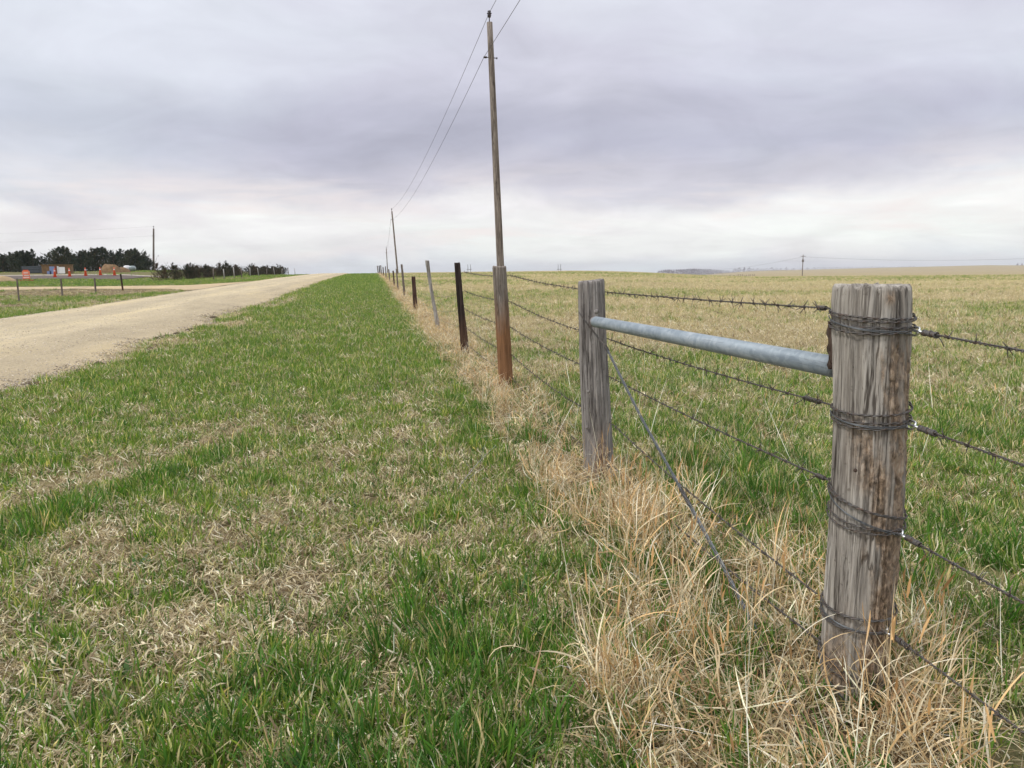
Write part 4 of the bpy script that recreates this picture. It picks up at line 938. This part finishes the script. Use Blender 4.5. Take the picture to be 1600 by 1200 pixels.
for k in range(5): proto('mid', f'grass_tuft_{k}', tuft_green(320+k, 22, .05, .145, .0068, .06, GR+GR+GRD, .16, 5, .5, 1.2), M_green)
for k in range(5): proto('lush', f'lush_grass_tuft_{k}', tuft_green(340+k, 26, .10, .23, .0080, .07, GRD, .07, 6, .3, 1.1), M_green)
for k in range(6): proto('litter', f'dead_leaf_litter_{k}', mat_litter(360+k, 22, .022, .075, .0050, .075, ST+GY, .022), M_straw)
for k in range(6): proto('straw', f'tall_straw_{k}', tuft_straw(380+k, 9, 20, .20, .46, .07), M_straw)
for k in range(5): proto('mat', f'matted_straw_{k}', mat_litter(400+k, 24, .07, .23, .0052, .12, TN+TN+ST, .09, 7), M_straw)
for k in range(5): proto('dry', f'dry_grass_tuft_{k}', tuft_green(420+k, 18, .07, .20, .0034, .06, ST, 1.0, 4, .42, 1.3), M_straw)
for k in range(3): proto('stalk', f'lone_stalk_{k}', tuft_straw(440+k, 2, 2, .30, .62, .02, .5), M_straw)
for k in range(3): proto('weed', f'broad_leaf_weed_{k}', rosette(460+k), M_green)
def gn_group(coll, nm):
    g = bpy.data.node_groups.new(nm, 'GeometryNodeTree'); g.interface.new_socket('Geometry', in_out='INPUT', socket_type='NodeSocketGeometry'); g.interface.new_socket('Geometry', in_out='OUTPUT', socket_type='NodeSocketGeometry')
    i = g.nodes.new('NodeGroupInput'); o = g.nodes.new('NodeGroupOutput'); ci = g.nodes.new('GeometryNodeCollectionInfo'); ci.inputs['Collection'].default_value = coll
    ci.inputs['Separate Children'].default_value = True; ci.inputs['Reset Children'].default_value = True
    ip = g.nodes.new('GeometryNodeInstanceOnPoints'); ip.inputs['Pick Instance'].default_value = True
    def at(n, ty):
        a = g.nodes.new('GeometryNodeInputNamedAttribute'); a.data_type = ty; a.inputs['Name'].default_value = n; return a.outputs['Attribute']
    g.links.new(i.outputs[0], ip.inputs['Points']); g.links.new(ci.outputs[0], ip.inputs['Instance']); g.links.new(at('idx', 'INT'), ip.inputs['Instance Index'])
    g.links.new(at('rot', 'FLOAT_VECTOR'), ip.inputs['Rotation']); g.links.new(at('scl', 'FLOAT_VECTOR'), ip.inputs['Scale']); g.links.new(ip.outputs[0], o.inputs[0]); return g
GCOL = {}
for k, obs in PRO.items():
    c = bpy.data.collections.new('plant_kinds_' + k)
    for o in obs: c.objects.link(o)
    GCOL[k] = (gn_group(c, 'scatter_' + k), len(obs))
def scatter(name, kind, X, Y, scl, tilt, label, cat, zoff=0.0, sz=None):
    g_, n_ = GCOL[kind]; n = len(X); V = np.stack([X, Y, Z(X, Y)+zoff], 1)
    me = bpy.data.meshes.new(name); me.vertices.add(n); me.vertices.foreach_set('co', V.astype(np.float32).ravel())
    a = me.attributes.new('rot', 'FLOAT_VECTOR', 'POINT'); a.data.foreach_set('vector', np.stack([rng.normal(0, tilt, n), rng.normal(0, tilt, n), rng.uniform(0, 6.283, n)], 1).astype(np.float32).ravel())
    s = np.asarray(scl)*rng.uniform(.72, 1.3, n); szz = s*rng.uniform(.8, 1.2, n)*(1 if sz is None else sz)
    a = me.attributes.new('scl', 'FLOAT_VECTOR', 'POINT'); a.data.foreach_set('vector', np.stack([s, s, szz], 1).astype(np.float32).ravel())
    a = me.attributes.new('idx', 'INT', 'POINT'); a.data.foreach_set('value', rng.integers(0, n_, n).astype(np.int32))
    o = bpy.data.objects.new(name, me); COL.objects.link(o); md = o.modifiers.new('scatter', 'NODES'); md.node_group = g_
    tag(o, label, cat, None, 'stuff'); print(name, n); return o
def cand(D0, r0, p, rmin, rmax, a0=-36, a1=58):
    """random spots, denser near the viewer's stretch of verge, thinning with distance"""
    r = np.geomspace(rmin, rmax, 400); dn = np.where(r < r0, D0, D0*(r0/r)**p)*r*R(a1-a0); cdf = np.concatenate([[0], np.cumsum((dn[1:]+dn[:-1])/2*np.diff(r))])
    n = int(cdf[-1]); q = np.interp(rng.uniform(0, cdf[-1], n), cdf, r); a = R(1)*rng.uniform(a0, a1, n); return q*np.sin(a), q*np.cos(a), q
def keep(X, Y, pr): k = rng.uniform(size=len(X)) < pr; return X[k], Y[k], k
def offroad(M, X): return (1-M['road'])*(1-M['drv'])*(1-M['dark'])*(~((np.abs(X+7.6) < 3.0)))
grow = lambda r, p=.27, cap=1.9: np.minimum(np.maximum(r/5, 1)**p, cap)
# short and mid green grass
X, Y, r = cand(560, 4.8, 1.38, .9, 150); M = masks(X, Y)
hole = np.exp(-(((X-BX)**2+(Y-BY)**2)/.09**2)) + np.exp(-(((X-MX)**2+(Y-MY)**2)/.08**2))
cl_ = ss(.38, .62, fbm(X/.16, Y/.16, 88, 3))
dens = offroad(M, X)*np.clip((M['g']*1.35-.06), 0, 1)*(.22+.9*cl_*ss(14, 5, r)+.8*ss(5, 14, r))*(1-M['strip']*(.25+.6*ss(4.8, 7, r)))*(1-M['bare']*.92)*(1-np.clip(hole, 0, 1))
a, b_, k = keep(X, Y, dens); rk = r[k]; vg = X[k] < 1.3
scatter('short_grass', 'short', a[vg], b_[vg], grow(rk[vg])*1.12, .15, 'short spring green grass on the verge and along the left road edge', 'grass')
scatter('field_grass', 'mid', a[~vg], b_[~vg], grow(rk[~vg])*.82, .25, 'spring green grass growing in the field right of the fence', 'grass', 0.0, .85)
# medium tufts in patches on the verge and toward the road
X, Y, r = cand(150, 4.5, 1.5, .9, 60); M = masks(X, Y)
dens = offroad(M, X)*ss(.52, .85, M['g'])*M['verge']*(1-M['bare']) + .9*M['lush']*.4; a, b_, k = keep(X, Y, dens*.8)
scatter('tufted_grass', 'mid', a, b_, grow(r[k])*.9, .2, 'longer green grass tufts in clumps on the verge', 'grass')
# lush grass
X, Y, r = cand(230, 5, 1.5, .9, 14); M = masks(X, Y); n9 = fbm(X/.2, Y/.2, 91, 3)
sfield = .30*ss(1.5, 1.9, X)*ss(.46, .62, M['n1'])*ss(9, 4, r)
along = .5*ss(.62, .85, X)*ss(1.4, 1.15, X)*ss(.5, .62, n9)
rd_ = np.exp(-(((X+2.1)-(Y-4.3)*.5)/.16)**2)*ss(3.4, 4.1, Y)*ss(6.9, 6.0, Y)*.8
a, b_, k = keep(X, Y, np.clip(M['lush']*ss(.38, .6, n9+.1) + sfield + along + rd_ + .62*M['strip']*ss(.42, .56, n9), 0, 1)*.85*(1-M['bare']))
scatter('lush_grass', 'lush', a, b_, .72, .22, 'long dark green grass clump at the bottom middle and beside the straw', 'grass')
# litter
X, Y, r = cand(660, 3.8, 1.55, .9, 60); M = masks(X, Y)
dens = offroad(M, X)*(M['verge']*(1.08-.68*M['g'])+.5*M['fld']*(1.05-.5*M['g'])+.3*M['left']+.5*M['strip']); dens = np.clip(dens*ss(.2, .52, fbm(X/.12, Y/.12, 93, 3))*1.15+.4*M['bare'], 0, 1); a, b_, k = keep(X, Y, dens*.78)
scatter('dead_grass_litter', 'litter', a, b_, grow(r[k], .42)*1.1, .12, 'pale curled dead grass lying between the green blades', 'dead grass', .004)
# dry tufts in the field and some on the verge
X, Y, r = cand(330, 5, 1.35, .9, 190, -34, 56); M = masks(X, Y); n9 = fbm(X/.8, Y/.8, 95, 3)
dens = offroad(M, X)*(M['fld']*(.24+1.1*(1-M['g'])*ss(4, 14, r))*ss(.3, .62, n9+.15*ss(8, 20, r)) + M['verge']*.09*(1-M['g'])+ M['left']*.2*(1-M['g'])*ss(99, 97, Y)); a, b_, k = keep(X, Y, np.clip(dens, 0, 1))
scatter('dry_grass', 'dry', a, b_, grow(r[k], .34, 2.0)*.62, .3, 'bleached dry grass standing across the field', 'dry grass', 0.0, .72)
# tan straw along the fence
X, Y, r = cand(900, 3.2, 1.45, .9, 150, -8, 60); M = masks(X, Y); cs = ss(.42, .62, fbm(X/.34, Y/.3, 97, 3))
pr = M['strip']*(.12+.88*cs); foot = 1-.85*np.exp(-(((X-(MX-.07))/.16)**2+((Y-(MY-.30))/.26)**2)); a, b_, k = keep(X, Y, np.clip(foot*pr*(.23+.16*ss(4.5, 7, r)), 0, 1))
scatter('matted_straw', 'mat', a, b_, grow(r[k], .3, 1.8)*.9, .3, 'bent matted tan straw heaped along the foot of the fence', 'dry grass')
X, Y, r = cand(520, 3.2, 1.4, .9, 160, -8, 60); M = masks(X, Y); cs = ss(.42, .62, fbm(X/.35, Y/.35, 99, 3))
foot = 1-.95*np.exp(-(((X-(MX-.07))/.16)**2+((Y-(MY-.30))/.26)**2)); a, b_, k = keep(X, Y, np.clip(foot*M['strip']**1.5*(.12+.8*cs)*(.19+.08*ss(4.5, 7, r)), 0, 1))
scatter('tall_straw', 'straw', a, b_, grow(r[k], .2, 1.2)*np.where(r[k] < 4.2, 1.0, .72), .16, 'tall tan dry grass standing along the fence line', 'dry grass')
X, Y, r = cand(26, 5, 1.2, .9, 45, -8, 58); M = masks(X, Y); a, b_, k = keep(X, Y, np.clip(M['fld']*.45 + M['strip']*.9, 0, 1))
scatter('lone_stalks', 'stalk', a, b_, .8, .2, 'single thin straw stalks standing above the green grass', 'dry grass')
X, Y, r = cand(16, 6, 1.5, .9, 16, -38, 10); M = masks(X, Y); a, b_, k = keep(X, Y, M['verge']*(1-M['lush'])*.8)
scatter('broad_leaf_weeds', 'weed', a, b_, 1.0, .15, 'small broad leaved weeds dotted through the verge grass', 'weeds')
# weed stalk on the verge
wp = onz(705, 775, 0); tipw = ony(775, 697, wp[1]+.5)
m = MB(); e = empty('weed_stalk', (wp[0], wp[1], z1(wp[0], wp[1])), 'thin pale dead weed stalk leaning over the verge left of the straw', 'weed')
L0 = np.array([wp[0], wp[1], z1(wp[0], wp[1])]); v = tipw-L0
m.tube([v*t+np.array([0, 0, .03*math.sin(3*t)]) for t in np.linspace(0, 1, 10)], [.0032-.0018*t for t in np.linspace(0, 1, 10)], 5); m.build('stem', M_pale, e)
for t, dx, dz_ in ((.45, -.10, .16), (.62, .05, .16), (.35, .12, .06), (.75, -.04, .12)):
    b = MB(); b.tube([v*t, v*t+np.array([dx*.5, .02, dz_*.6]), v*t+np.array([dx, .03, dz_])], [.0018, .0014, .0008], 4); b.build('twig', M_pale, e)
# gravel on the road
def stone(seed):
    rr = np.random.default_rng(seed); ph = (1+5**.5)/2
    V = np.array([(-1,ph,0),(1,ph,0),(-1,-ph,0),(1,-ph,0),(0,-1,ph),(0,1,ph),(0,-1,-ph),(0,1,-ph),(ph,0,-1),(ph,0,1),(-ph,0,-1),(-ph,0,1)])/1.9*rr.uniform(.75, 1.2, (12, 1))*np.array([1, .8, .55])
    F = np.array([(0,11,5),(0,5,1),(0,1,7),(0,7,10),(0,10,11),(1,5,9),(5,11,4),(11,10,2),(10,7,6),(7,1,8),(3,9,4),(3,4,2),(3,2,6),(3,6,8),(3,8,9),(4,9,5),(2,4,11),(6,2,10),(8,6,7),(9,8,1)])
    c = np.array([(.50,.43,.33), (.38,.34,.29), (.62,.56,.46), (.32,.27,.21)][seed % 4]); return V, F, np.repeat(c[None], 12, 0)
M_stone = mat_blade('gravel_stone', 0.0, .85)
for k in range(6): proto('stone', f'gravel_stone_{k}', stone(k), M_stone)
c = bpy.data.collections.new('plant_kinds_stone'); [c.objects.link(o) for o in PRO['stone']]; GCOL['stone'] = (gn_group(c, 'scatter_stone'), 6)
X, Y, r = cand(1100, 9, 1.9, 5, 70, -38, -3); ins = (X < redge(Y)+.25) & (X > ledge(Y)-.2); edge = ss(1.2, 0, redge(Y)-X); a, b_, k = keep(X, Y, ins*(.35+.65*edge)*(.4+.6*fbm(X/.6, Y/2, 51)))
scatter('gravel', 'stone', a, b_, .011*grow(r[k], .3, 2), .5, 'loose pale gravel scattered over the road', 'gravel', .016)
